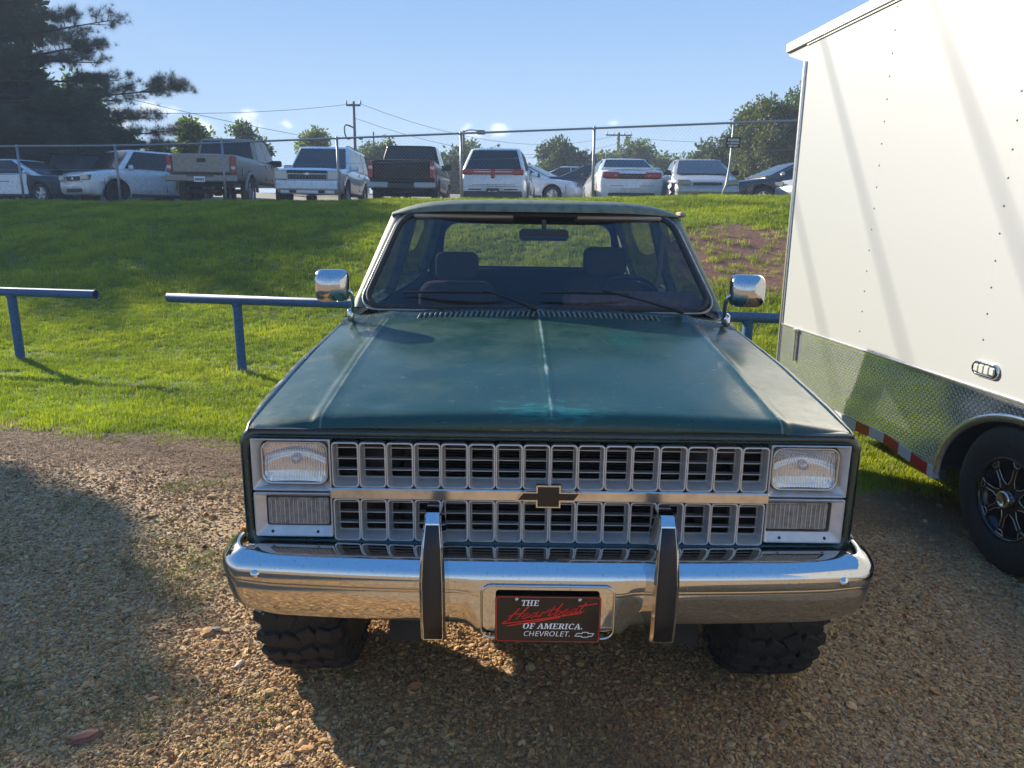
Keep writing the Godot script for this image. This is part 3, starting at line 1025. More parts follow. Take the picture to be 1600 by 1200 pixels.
func cab(c: Node3D) -> void:
	# windscreen
	var ol := PackedVector2Array()
	for q in rrect(1.60, 0.62, 0.10, 6): ol.append(Vector2(q.x / 0.80, q.y / 0.62 + 0.5))
	var st := S(true)
	sheet(st, ol, Vector2(0, 0.5), 8, wind)
	obj("windshield", st, M.screen, c)
	var g := []
	var g2 := []
	for q in ol:
		g.append(wind(q))
		g2.append(wind(Vector2(q.x * 1.026, (q.y - 0.5) * 1.05 + 0.5)) + V(0, 0, 0.006))
	for k in 2:
		g.append(g[k])
		g2.append(g2[k])
	st = S(true)
	tube(st, g, 0.015, 8, false)
	var ga := obj("windshield_gasket", st, M.rubber, c)
	st = S(true)
	tube(st, g2, 0.006, 8, false)
	obj("bright_trim", st, M.oldtrim, ga)
	# cowl with a row of slots
	st = S(true)
	var rows := []
	for k in [[-1.398, -0.010], [-1.405, -0.006], [-1.440, 0.022], [-1.50, 0.026], [-1.56, 0.024], [-1.68, 0.02]]:
		var row := PackedVector3Array()
		for j in 41:
			var x := (j / 40.0 - 0.5) * 1.83
			row.append(V(x, hood_y(x, -1.40) - 0.004 + k[1] - (0.03 if k[0] < -1.6 else 0.0), k[0] - 0.03 * pow(absf(x) / 0.9, 3.0) * (1.0 if k[0] < -1.4 else 0.0)))
		rows.append(row)
	rows.reverse()
	grid(st, rows)
	var cw := obj("cowl", st, M.faded_green, c)
	st = S()
	for i in 60:
		var x := -0.56 + i * 1.12 / 59.0
		if absf(x) > 0.545: continue
		var y := hood_y(x, -1.40)
		quad(st, V(x - 0.0096, y - 0.0065, -1.4035), V(x + 0.0096, y - 0.0065, -1.4035), V(x + 0.0096, y + 0.0185, -1.4345), V(x - 0.0096, y + 0.0185, -1.4345))
	obj("vent_opening", st, M.black, cw)
	st = S()
	for i in 47:
		var x := -0.545 + i * 1.09 / 46.0
		box(st, V(x, hood_y(x, -1.40) + 0.0068, -1.4175), V(0.0100, 0.004, 0.040), 0.0015, Basis(Vector3.RIGHT, 0.68) * Basis(Vector3.UP, -0.3 if x < 0 else 0.3))
	obj("vent_bars", st, M.faded, cw)
	# roof shell
	st = S(true)
	rows = []
	for k in [[-1.952, 1.828, 0.70, 1.0], [-1.954, 1.842, 0.725, 1.0], [-1.962, 1.858, 0.742, 1.0], [-1.985, 1.872, 0.755, 1.0], [-2.03, 1.884, 0.764, 0.9], [-2.12, 1.891, 0.77, 0.5], [-2.5, 1.900, 0.775, 0.0], [-3.2, 1.906, 0.775, 0.0], [-4.0, 1.900, 0.77, 0.0], [-4.4, 1.888, 0.765, 0.0], [-4.5, 1.87, 0.755, 0.0], [-4.54, 1.84, 0.75, 0.0], [-4.55, 1.80, 0.75, 0.0]]:
		var row := PackedVector3Array()
		for j in 37:
			var s := j / 18.0 - 1.0
			var drop := minf(k[1] - 1.812, 0.070)
			row.append(V(s * k[2], k[1] - drop * pow(absf(s), 5.0), k[0] - 0.065 * pow(absf(s), 2.4) * k[3]))
		rows.append(row)
	rows.reverse()
	grid(st, rows)
	var rf := obj("roof", st, M.faded, c)
	st = S(true)
	rows = []
	for z in [-4.5, -3.0, -2.06]:
		var row := PackedVector3Array()
		for j in 13:
			var s := j / 6.0 - 1.0
			row.append(V(s * 0.75, 1.862 - 0.05 * pow(absf(s), 4.0) - (0.028 if z > -2.5 else 0.0), z - (0.06 * s * s if z > -2.5 else 0.0)))
		rows.append(row)
	grid(st, rows)
	obj("headliner", st, M.interior, rf)
	for s in [-1.0, 1.0]:
		st = S(true)
		tube(st, [V(s * 0.750, 1.800, -2.04), V(s * 0.775, 1.812, -2.2), V(s * 0.781, 1.815, -3.2), V(s * 0.772, 1.812, -4.45)], 0.011)
		obj("drip_rail", st, M.faded, rf)
		# pillars
		st = S(true)
		rows = []
		for i in 13:
			var t := i / 12.0
			var a := wind(Vector2(s * 1.0, t))
			var b := wind(Vector2(s * 1.045, t)) + V(s * 0.004, 0, 0.004)
			var sx = s * maxf(side_x(a.y), absf(b.x) + 0.008)
			rows.append(PackedVector3Array([a, b, V(sx, a.y, a.z - 0.045), V(sx, a.y, a.z - 0.10), V(sx - s * 0.05, a.y, a.z - 0.11), a]))
		grid(st, rows)
		obj("front_pillar", st, M.faded, c)
		st = S()
		for q in [[-2.69, -2.79], [-4.34, -4.60]]:
			var rr := []
			for y in [1.31, 1.5, 1.7, 1.825]:
				rr.append(PackedVector3Array([V(s * side_x(y), y, q[1]), V(s * side_x(y), y, q[0]), V(s * (side_x(y) - 0.05), y, q[0]), V(s * (side_x(y) - 0.05), y, q[1])]))
			loft(st, rr)
		box(st, V(s * 0.740, 1.812, -3.35), V(0.05, 0.035, 2.1))
		obj("side_pillar", st, M.faded, c)
		st = S()
		quad(st, V(s * 0.90, 1.325, -1.66), V(s * 0.765, 1.80, -2.10), V(s * 0.765, 1.80, -2.70), V(s * 0.90, 1.325, -2.70))
		obj("door_window", st, M.tint, c)
		st = S()
		quad(st, V(s * 0.90, 1.325, -2.78), V(s * 0.765, 1.80, -2.78), V(s * 0.765, 1.80, -4.36), V(s * 0.90, 1.325, -4.36))
		obj("quarter_window", st, M.tint, c)
		# inside of the doors
		bx("door_trim", V(s * 0.87, 1.0, -3.0), V(0.02, 0.64, 2.9), 0.0, M.interior, c)
	bx("roof_clip", V(0.772, 1.826, -2.10), V(0.035, 0.022, 0.12), 0.008, M.visor, c, Basis(Vector3.BACK, -0.5))
	# tailgate and rear window
	bx("tailgate", V(0, 0.98, -4.60), V(1.82, 0.70, 0.06), 0.02, M.green, c)
	st = S(true)
	var fx := func(pl: PackedVector2Array, dz: float) -> PackedVector3Array:
		var o := PackedVector3Array()
		for q in pl: o.append(V(q.x * (1.0 - 0.16 * (q.y - 1.33)), q.y, -4.60 + dz + 0.16 * (q.y - 1.33)))
		return o
	var outer := rrect(1.72, 0.50, 0.03, 6, Vector2(0, 1.575))
	var inn := rrect(1.50, 0.36, 0.11, 6, Vector2(0, 1.565))
	grid(st, [fx.call(outer, 0.0), fx.call(inn, 0.0), fx.call(inn, 0.04), fx.call(outer, 0.04)], true)
	obj("rear_frame", st, M.interior, c)
	st = S()
	var gr: PackedVector3Array = fx.call(inn, 0.01)
	fan(st, gr)
	obj("rear_window", st, M.glass, c)
	# wipers
	for k in [[V(-0.64, 1.437, 0), V(-0.17, 1.442, 0), V(-0.258, 1.446, 0), V(-0.031, 1.372, 0)], [V(0.013, 1.446, 0), V(0.43, 1.443, 0), V(0.30, 1.452, 0), V(0.65, 1.362, 0)]]:
		var on := func(q: Vector3, up: float) -> Vector3:
			var t := (q.y - 1.388) / 0.434
			var w := wind(Vector2(q.x / lerpf(0.835, 0.695, t), t))
			return V(q.x, q.y + up * 0.6, w.z + up)
		var wp := Node3D.new()
		wp.name = "wiper"
		c.add_child(wp, true)
		st = S()
		var bl := []
		for i in 9: bl.append(on.call(k[0].lerp(k[1], i / 8.0), 0.012 + 0.012 * sin(i / 8.0 * PI)))
		tube(st, bl, [0.004, 0.006, 0.007, 0.008, 0.009, 0.008, 0.007, 0.006, 0.004], 6)
		obj("blade", st, M.black, wp)
		st = S()
		var ap: Vector3 = on.call(k[3], 0.045)
		tube(st, [on.call(k[2], 0.032), on.call(k[2].lerp(k[3], 0.5), 0.045), ap], [0.005, 0.006, 0.009], 6)
		box(st, ap, V(0.05, 0.022, 0.035), 0.008, Basis(Vector3.BACK, -0.3))
		obj("arm", st, M.black, wp)
	# mirrors
	for s in [-1.0, 1.0]:
		var mn := Node3D.new()
		mn.name = "side_mirror"
		mn.position = V(s * 0.923, 1.494, -1.35)
		mn.rotation.y = s * -0.12
		c.add_child(mn, true)
		st = S(true)
		var mr := []
		for q in [[-0.03, 0.148, 0.142, 0.026], [0.0, 0.152, 0.145, 0.034], [0.022, 0.146, 0.139, 0.038], [0.040, 0.130, 0.123, 0.040], [0.051, 0.10, 0.094, 0.036], [0.057, 0.06, 0.055, 0.024], [0.059, 0.02, 0.02, 0.009]]:
			mr.append(at_z(rrect(q[1], q[2], q[3], 5), q[0]))
		loft(st, mr)
		obj("mirror_head", st, M.chrome_spotted, mn)
		st = S(true)
		tube(st, smooth_line([V(-s * 0.055, -0.015, 0.01), V(-s * 0.082, -0.03, 0.005), V(-s * 0.088, -0.07, -0.01), V(-s * 0.080, -0.13, -0.05)], 5), 0.009)
		box(st, V(-s * 0.072, -0.14, -0.07), V(0.03, 0.06, 0.07), 0.008)
		obj("mirror_arm", st, M.chrome, mn)

func inside(c: Node3D) -> void:
	var st := S()
	box(st, V(0, 0.72, -3.0), V(1.78, 0.05, 3.1))
	box(st, V(0, 0.95, -1.62), V(1.8, 0.75, 0.04))
	obj("cab_floor", st, M.interior, c)
	st = S()
	box(st, V(0, 1.19, -1.83), V(1.66, 0.30, 0.34), 0.05)
	var d := obj("dashboard", st, M.dashdark, c)
	st = S()
	box(st, V(0.49, 1.385, -1.80), V(0.70, 0.085, 0.24), 0.03, Basis(Vector3.RIGHT, 0.1))
	obj("instrument_hood", st, M.dash, d)
	st = S(true)
	var ctr := V(0.49, 1.335, -2.10)
	var b := Basis(Vector3.RIGHT, 0.55)
	var ringp := []
	for i in 33: ringp.append(ctr + b * V(0.195 * cos(TAU * i / 32.0), 0.195 * sin(TAU * i / 32.0), 0))
	tube(st, ringp, 0.013, 8, false)
	tube(st, [ctr + b * V(-0.19, 0, 0), ctr, ctr + b * V(0.19, 0, 0)], 0.014)
	tube(st, [ctr, ctr + b * V(0, -0.03, 0.4)], 0.03)
	obj("steering_wheel", st, M.plastic, c)
	for q in [[-0.472, 1.50, 0.0], [0.456, 1.545, 0.04]]:
		var sn := Node3D.new()
		sn.name = "front_seat"
		sn.position = V(q[0], q[2], -2.75)
		c.add_child(sn, true)
		st = S(true)
		var r := []
		for k in [[-0.075, 0.22, 0.14, 0.04], [-0.05, 0.265, 0.172, 0.05], [0.03, 0.268, 0.176, 0.05], [0.05, 0.24, 0.15, 0.045]]:
			r.append(at_z(rrect(k[1], k[2], k[3], 5, Vector2(0, 1.50)), k[0]))
		loft(st, r)
		obj("headrest", st, M.seat, sn)
		st = S(true)
		r = []
		for k in [[-0.12, 0.46, 0.56, 0.08], [-0.06, 0.49, 0.60, 0.09], [0.04, 0.48, 0.60, 0.09], [0.08, 0.42, 0.54, 0.08]]:
			r.append(at_z(rrect(k[1], k[2], k[3], 5, Vector2(0, 1.10)), k[0]))
		loft(st, r)
		obj("backrest", st, M.seat, sn)
		bx("seat", V(0, 0.92, 0.25), V(0.5, 0.16, 0.5), 0.05, M.seat, sn)
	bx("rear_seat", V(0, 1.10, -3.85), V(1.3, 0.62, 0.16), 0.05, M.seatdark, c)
	for q in [[-0.38, 0.52], [0.43, 0.44]]:
		bx("sun_visor", V(q[0], 1.796, -2.06), V(q[1], 0.018, 0.15), 0.007, M.visor, c, Basis(Vector3.RIGHT, -0.10))
	st = S()
	box(st, V(0.035, 1.715, -1.88), V(0.25, 0.058, 0.03), 0.012)
	box(st, V(0.035, 1.765, -1.90), V(0.022, 0.05, 0.02), 0.004)
	obj("rearview_mirror", st, M.plastic, c)
	for s in [1.0]:
		st = S()
		tube(st, smooth_line([V(s * 0.80, 1.72, -2.70), V(s * 0.78, 1.45, -2.66), V(s * 0.72, 1.2, -2.6)], 4), 0.018, 5)
		obj("seat_belt", st, M.visor, c)

# ---------------------------------------------------------------- the white trailer
func trailer() -> void:
	var t := thing("cargo_trailer", "tall white enclosed trailer with diamond plate skirt parked right of the SUV", "trailer", V(2.603, 0, -3.551), 0.0754)
	var far := -2.955      # local z of the far end
	var near := 5.2
	M.wall = mat(lin(0.35, 0.36, 0.365), 0.32)
	# white skin in three sheets with screwed seams
	var seams := [far, -1.70, -0.46, 0.78, 2.0, 3.2, 4.4, near]
	for i in seams.size() - 1:
		bx("wall_panel", V(0.03, 2.06, (seams[i] + seams[i + 1]) / 2), V(0.06, 2.32, seams[i + 1] - seams[i] - 0.0002), 0.0, M.wall, t)
	bx("trailer_body", V(1.25, 2.07, (far + near) / 2 + 0.01), V(2.37, 2.28, near - far - 0.05), 0.0, M.wall, t)
	bx("roof", V(1.23, 3.245, (far - 0.375 + near) / 2), V(2.44, 0.03, near - far + 0.37), 0.0, M.wall, t)
	# end wall canopy
	var st := S()
	prism(st, PackedVector2Array([Vector2(2.955, 3.07), Vector2(3.32, 3.19), Vector2(3.32, 3.22), Vector2(2.955, 3.22)]), 0.0, 2.44, Transform3D(Basis(Vector3(0, 0, -1), Vector3(0, 1, 0), Vector3(1, 0, 0)), V(0.003, 0, 0)))
	obj("canopy", st, M.wall, t)
	bx("roof_rail", V(-0.006, 3.252, (far - 0.375 + near) / 2), V(0.035, 0.075, near - far + 0.375), 0.005, M.rail_alu, t)
	for i in 14:
		st = S()
		lathe(st, [[0.0, 0.003], [0.006, 0.002], [0.007, 0.0]], 8, along_x(V(-0.024, 3.255, -3.2 + i * 0.3), -1))
		obj("rivet", st, M.trim, t)
	bx("corner_trim", V(0.005, 1.76, far - 0.004), V(0.05, 2.64, 0.034), 0.006, M.alu, t)
	bx("top_trim", V(-0.002, 3.205, (far + near) / 2), V(0.02, 0.012, near - far), 0.003, M.rail_alu, t)
	# screws down the seams
	for z in [-1.70, -0.46]:
		for i in 16:
			st = S(true)
			lathe(st, [[0.0, 0.003], [0.005, 0.0025], [0.006, 0.0]], 8, along_x(V(-0.0005, 3.17 - i * 0.142, z + 0.012), -1))
			obj("screw", st, M.screw, t)
	# diamond plate skirt
	var arch := func(rx: float, ry: float) -> Array:
		var o := []
		for i in 29:
			var a := PI * (1.0 - i / 28.0)
			o.append(Vector2(0.04 - rx * -cos(a) * -1.0, 0.36 + ry * sin(a)))
		return o
	var ap: Array = arch.call(0.615, 0.445)
	ap.reverse()
	# outline in (s = distance towards the far end, height)
	var poly := PackedVector2Array([Vector2(2.955, 0.91), Vector2(2.955, 0.41), Vector2(1.53, 0.405), Vector2(1.262, 0.415), Vector2(0.66, 0.362)])
	var arcs := []
	for i in 29:
		var a := PI * i / 28.0
		arcs.append(Vector2(0.04 + 0.615 * cos(a), 0.36 + 0.445 * sin(a)))
	for q in arcs: poly.append(q)
	poly.append_array(PackedVector2Array([Vector2(-0.62, 0.36), Vector2(-5.2, 0.40), Vector2(-5.2, 0.91)]))
	var xf := Transform3D(Basis(Vector3(0, 0, -1), Vector3(0, 1, 0), Vector3(1, 0, 0)), V(-0.004, 0, 0))
	st = S()
	prism(st, poly, 0.0, 0.012, xf)
	var dp := obj("diamond_plate", st, M.plate_metal, t)
	# raised lozenges
	var lz := S(true)
	lz.set_smooth_group(-1)
	var f := func(s, y, h) -> Vector3: return V(-0.0042 - h, y, -s)
	var bar := S()
	var e := [V(-0.0035, 0, 0), V(0, 0.0, 0), V(0.0035, 0, 0)]
	var ln := 0.0125
	quad(bar, V(0, -ln, 0), V(0.0014, -ln * 0.55, -0.0030), V(0.0019, 0, 0), V(0.0014, -ln * 0.55, 0.0030))
	tri(bar, V(0, ln, 0), V(0.0014, ln * 0.55, 0.0030), V(0.0019, 0, 0))
	tri(bar, V(0, ln, 0), V(0.0019, 0, 0), V(0.0014, ln * 0.55, -0.0030))
	for sz in [-1.0, 1.0]:
		tri(bar, V(0.0019, 0, 0), V(0.0014, -ln * 0.55, sz * 0.003), V(0.0014, ln * 0.55, sz * 0.003))
		quad(bar, V(0.0, -ln, 0), V(0.0014, -ln * 0.55, sz * 0.003), V(0.0014, ln * 0.55, sz * 0.003), V(0, ln, 0))
		quad(bar, V(-0.0005, -ln * 0.6, sz * 0.0042), V(0.0014, -ln * 0.55, sz * 0.003), V(0.0014, ln * 0.55, sz * 0.003), V(-0.0005, ln * 0.6, sz * 0.0042))
	var mm := MultiMesh.new()
	mm.transform_format = MultiMesh.TRANSFORM_3D
	mm.mesh = done(bar)
	var xs := []
	var pitch := 0.0195
	for i in int(3.4 / pitch):
		for j in int(0.56 / pitch):
			var s := 2.94 - i * pitch
			var y := 0.375 + j * pitch
			if y > 0.90 or not Geometry2D.is_point_in_polygon(Vector2(s, y), poly): continue
			if s > 2.60 and s < 2.65 and y > 0.6: continue
			var b := Basis(Vector3(-1, 0, 0), Vector3(0, 1, 0), Vector3(0, 0, -1)) * Basis(Vector3.RIGHT, (0.85 if (i + j) % 2 == 0 else -0.85))
			xs.append(Transform3D(b, V(-0.0040, y, -s)))
	mm.instance_count = xs.size()
	for i in xs.size(): mm.set_instance_transform(i, xs[i])
	var mi := MultiMeshInstance3D.new()
	mi.name = "raised_pattern"
	mi.multimesh = mm
	mi.material_override = M.plate_metal
	dp.add_child(mi)
	tag(mi, "", "", "", "stuff")
	st = S(true)
	var top := []
	for s in [-5.2, 2.955]: top.append(V(-0.008, 0.912, -s))
	bx("plate_edge", V(-0.006, 0.914, (far + near) / 2), V(0.014, 0.014, near - far), 0.003, M.alu, t)
	# arch flange and the dark well behind
	st = S(true)
	var r1 := PackedVector3Array()
	var r2 := PackedVector3Array()
	var r3 := PackedVector3Array()
	var r4 := PackedVector3Array()
	for i in 33:
		var a := lerpf(-0.02, PI + 0.02, i / 32.0)
		for k in [[r1, 0.650, 0.486, -0.0045], [r2, 0.645, 0.481, -0.014], [r3, 0.612, 0.446, -0.016], [r4, 0.606, 0.440, 0.004]]:
			k[0].append(V(k[3], 0.36 + k[2] * sin(a), -(0.04 + k[1] * cos(a))))
	grid(st, [r1, r2, r3, r4])
	obj("arch_flange", st, M.alu, t)
	st = S()
	var wl := PackedVector2Array()
	for i in 21:
		var a := PI * i / 20.0
		wl.append(Vector2(0.04 + 0.62 * cos(a), 0.36 + 0.45 * sin(a)))
	var w0 := PackedVector3Array()
	var w1 := PackedVector3Array()
	for q in wl:
		w0.append(V(0.008, q.y, -q.x))
		w1.append(V(0.42, q.y, -q.x))
	grid(st, [w0, w1])
	for i in 20: quad(st, w1[i], w1[i + 1], V(0.42, 0.3, w1[i + 1].z), V(0.42, 0.3, w1[i].z))
	obj("wheel_well", st, M.dark, t)
	# striped reflector rail along the lower edge
	var low := func(s: float) -> float:
		if s > 1.53: return 0.333
		if s > 1.262: return lerpf(0.355, 0.333, (s - 1.262) / 0.268)
		return lerpf(0.292, 0.355, (s - 0.66) / 0.602)
	var seg := [[2.955, 2.75, 0], [2.75, 2.58, 1], [2.58, 2.42, 0], [2.42, 2.25, 1], [2.25, 2.09, 0], [2.09, 1.92, 1], [1.92, 1.75, 0], [1.75, 1.58, 0], [1.58, 1.405, 1], [1.405, 1.225, 0], [1.225, 1.053, 1], [1.053, 0.915, 0], [0.915, 0.745, 1], [0.745, 0.685, 0]]
	for q in seg:
		st = S()
		var a: float = q[0]
		var b: float = q[1] + 0.001
		var ya: float = low.call(a)
		var yb: float = low.call(b)
		prism(st, PackedVector2Array([Vector2(b, yb), Vector2(a, ya), Vector2(a, ya + 0.068), Vector2(b, yb + 0.068)]), 0.0, 0.03, Transform3D(xf.basis, V(-0.010, 0, 0)))
		var sg := obj("reflector_stripe", st, M.red_tape if q[2] == 1 else M.white_tape, t)
		if q[2] == 1: tag(sg, "red reflector stripe")
	st = S()
	prism(st, PackedVector2Array([Vector2(0.685, 0.36), Vector2(0.66, 0.292), Vector2(1.262, 0.355), Vector2(2.955, 0.333), Vector2(2.955, 0.42), Vector2(1.262, 0.42)]), 0.0, 0.05, Transform3D(xf.basis, V(0.02, 0, 0)))
	obj("lower_rail", st, M.alu, t)
	bx("underframe", V(1.25, 0.40, -0.1), V(2.2, 0.10, 5.6), 0.0, M.dark, t)
	# latch bar near the far corner
	st = S()
	box(st, V(-0.018, 0.775, -2.625), V(0.03, 0.255, 0.032), 0.005)
	box(st, V(-0.018, 0.905, -2.625), V(0.045, 0.03, 0.06), 0.006)
	obj("latch_bar", st, M.alu, t)
	# marker lamp
	var ml := Node3D.new()
	ml.name = "marker_light"
	ml.position = V(-0.002, 1.027, -0.386)
	ml.basis = Basis(Vector3(0, 0, -1), Vector3(0, 1, 0), Vector3(1, 0, 0)) * Basis(Vector3.UP, PI)
	t.add_child(ml)
	st = S(true)
	grid(st, [at_z(rrect(0.200, 0.086, 0.0425, 7), 0.0), at_z(rrect(0.198, 0.084, 0.0415, 7), 0.010), at_z(rrect(0.182, 0.068, 0.0335, 7), 0.020), at_z(rrect(0.166, 0.054, 0.0265, 7), 0.012)], true)
	obj("bezel", st, M.chrome, ml)
	for i in 4:
		var wdt := 0.040
		bx("lens", V(-0.0615 + i * 0.041, 0, 0.014), V(wdt, 0.050 if i in [1, 2] else 0.042, 0.012), 0.006, M.lamp_lens, ml)
	# wheels
	for zz in [-0.10, 0.78]: trailer_wheel(t, V(0.10, 0.392, zz))

func trailer_wheel(t: Node3D, at: Vector3) -> void:
	var w := Node3D.new()
	w.name = "wheel"
	w.position = at
	t.add_child(w, true)
	var xf := along_x(Vector3.ZERO, -1.0)
	var st := S(true)
	lathe(st, [[0.20, 0.075], [0.215, 0.100], [0.235, 0.108], [0.29, 0.114], [0.335, 0.108], [0.352, 0.104], [0.375, 0.094], [0.385, 0.080], [0.388, 0.05], [0.388, -0.06], [0.375, -0.1], [0.2, -0.09]], 64, xf)
	obj("tyre", st, M.tyre_side, w)
	st = S()
	for i in 60:
		var a := TAU * i / 60.0
		for k in [-0.06, -0.02, 0.02, 0.06]:
			box(st, Basis(Vector3.RIGHT, a) * V(-k, 0.389, 0), V(0.034, 0.008, 0.036), 0.002, Basis(Vector3.RIGHT, a))
	obj("tread", st, M.tyre_side, w)
	st = S(true)
	lathe(st, [[0.225, 0.085], [0.222, 0.106], [0.212, 0.106], [0.205, 0.09], [0.195, 0.045], [0.06, 0.035], [0.0, 0.035]], 48, xf)
	obj("rim", st, M.gloss_black, w)
	for i in 8:
		var a := TAU * (i + 0.14) / 8.0
		var sp := S()
		var pr := PackedVector2Array([Vector2(-0.026, 0.05), Vector2(0.026, 0.05), Vector2(0.013, 0.105), Vector2(0.013, 0.165), Vector2(0.036, 0.203), Vector2(-0.036, 0.203), Vector2(-0.013, 0.165), Vector2(-0.013, 0.105)])
		var tf := Transform3D(Basis(Vector3.RIGHT, a) * Basis(Vector3(0, 0, 1), Vector3(0, 1, 0), Vector3(-1, 0, 0)), Vector3.ZERO)
		prism(sp, pr, 0.04, 0.088, tf)
		var so := obj("spoke", sp, M.gloss_black, w)
		# the machined edges
		var ed := S()
		for line in [[[-0.024, 0.075], [-0.0115, 0.108], [-0.0115, 0.163]], [[0.024, 0.075], [0.0115, 0.108], [0.0115, 0.163]], [[-0.0115, 0.180], [0.0115, 0.180], [0.028, 0.204], [-0.028, 0.204], [-0.0115, 0.180]]]:
			for j in line.size() - 1:
				var q0 := Vector2(line[j][0], line[j][1])
				var q1 := Vector2(line[j + 1][0], line[j + 1][1])
				var d := (q1 - q0)
				var bb := Basis(Vector3.BACK, d.angle())
				box(ed, tf * V((q0.x + q1.x) / 2, (q0.y + q1.y) / 2, 0.0895), V(d.length() + 0.003, 0.0042, 0.004), 0.001, tf.basis * bb)
		obj("machined_edge", ed, M.machined, so)
	st = S(true)
	lathe(st, [[0.046, 0.06], [0.046, 0.118], [0.042, 0.126], [0.034, 0.128], [0.033, 0.124], [0.0, 0.125]], 28, xf)
	obj("hub_cap", st, M.hubcap, w)
	for i in 6:
		var a := TAU * (i + 0.3) / 6.0
		st = S()
		lathe(st, [[0.0, 0.088], [0.008, 0.086], [0.010, 0.06]], 6, Transform3D(xf.basis, V(0, cos(a) * 0.075, sin(a) * 0.075)))
		obj("lug_nut", st, M.trim, w)

# ---------------------------------------------------------------- blue pipe rails
func rails() -> void:
	M.blue = worn(lin(0.020, 0.105, 0.26), 0.6, 0.0, noise_tex(0.03, [[0.0, Color(0.9, 0.42, 0.2)], [0.24, Color(0.75, 0.62, 0.5)], [0.32, grey(0.9)], [1.0, grey(1.0)]], 512, FastNoiseLite.TYPE_SIMPLEX_SMOOTH, 5, 41), 2.0)
	var lab := ["blue pipe rail with an open end, left of the gap", "blue pipe rail running behind the green SUV"]
	var ends := [[V(-12.9, 0.82, -10.2), V(-4.93, 0.85, -8.735)], [V(-3.97, 0.85, -8.50), V(3.6, 0.83, -7.35)]]
	var posts := [[-12.0, -9.0, -6.06], [-3.12, 0.2, 2.42]]
	for i in 2:
		var a: Vector3 = ends[i][0]
		var b: Vector3 = ends[i][1]
		var r := thing("pipe_rail", lab[i], "rail", V(posts[i][0], 0, 0), 0.0, "blue pipe rails on the lawn")
		r.position.z = lerpf(a.z, b.z, (posts[i][0] - a.x) / (b.x - a.x))
		var st := S(true)
		tube(st, [a - r.position, a.lerp(b, 0.5) - r.position, b - r.position], 0.052, 14, i == 1)
		if i == 0: tube(st, [b.lerp(a, 0.03) - r.position, b - r.position], 0.045, 14, false)
		if i == 1:
			st.set_smooth_group(-1)
		obj("top_rail", st, M.blue, r)
		for px in posts[i]:
			var k: float = (px - a.x) / (b.x - a.x)
			var q := a.lerp(b, k)
			st = S(true)
			var g := land(q.x, q.z)
			tube(st, [V(q.x, g - 0.1, q.z) - r.position, V(q.x - 0.012, q.y - 0.03, q.z) - r.position], 0.052, 12, false)
			obj("post", st, M.blue, r)
			st = S(true)
			var wr := []
			for i2 in 17: wr.append(V(q.x - 0.012 + 0.054 * cos(TAU * i2 / 16.0), q.y - 0.048 + 0.016 * absf(sin(TAU * i2 / 16.0)) * -1.0, q.z + 0.054 * sin(TAU * i2 / 16.0)) - r.position)
			tube(st, wr, 0.007, 5, false)
			obj("weld", st, M.blue, r)

# ---------------------------------------------------------------- chain-link fence
func fence_z(x: float) -> float:
	return -18.5 + 0.19 * x

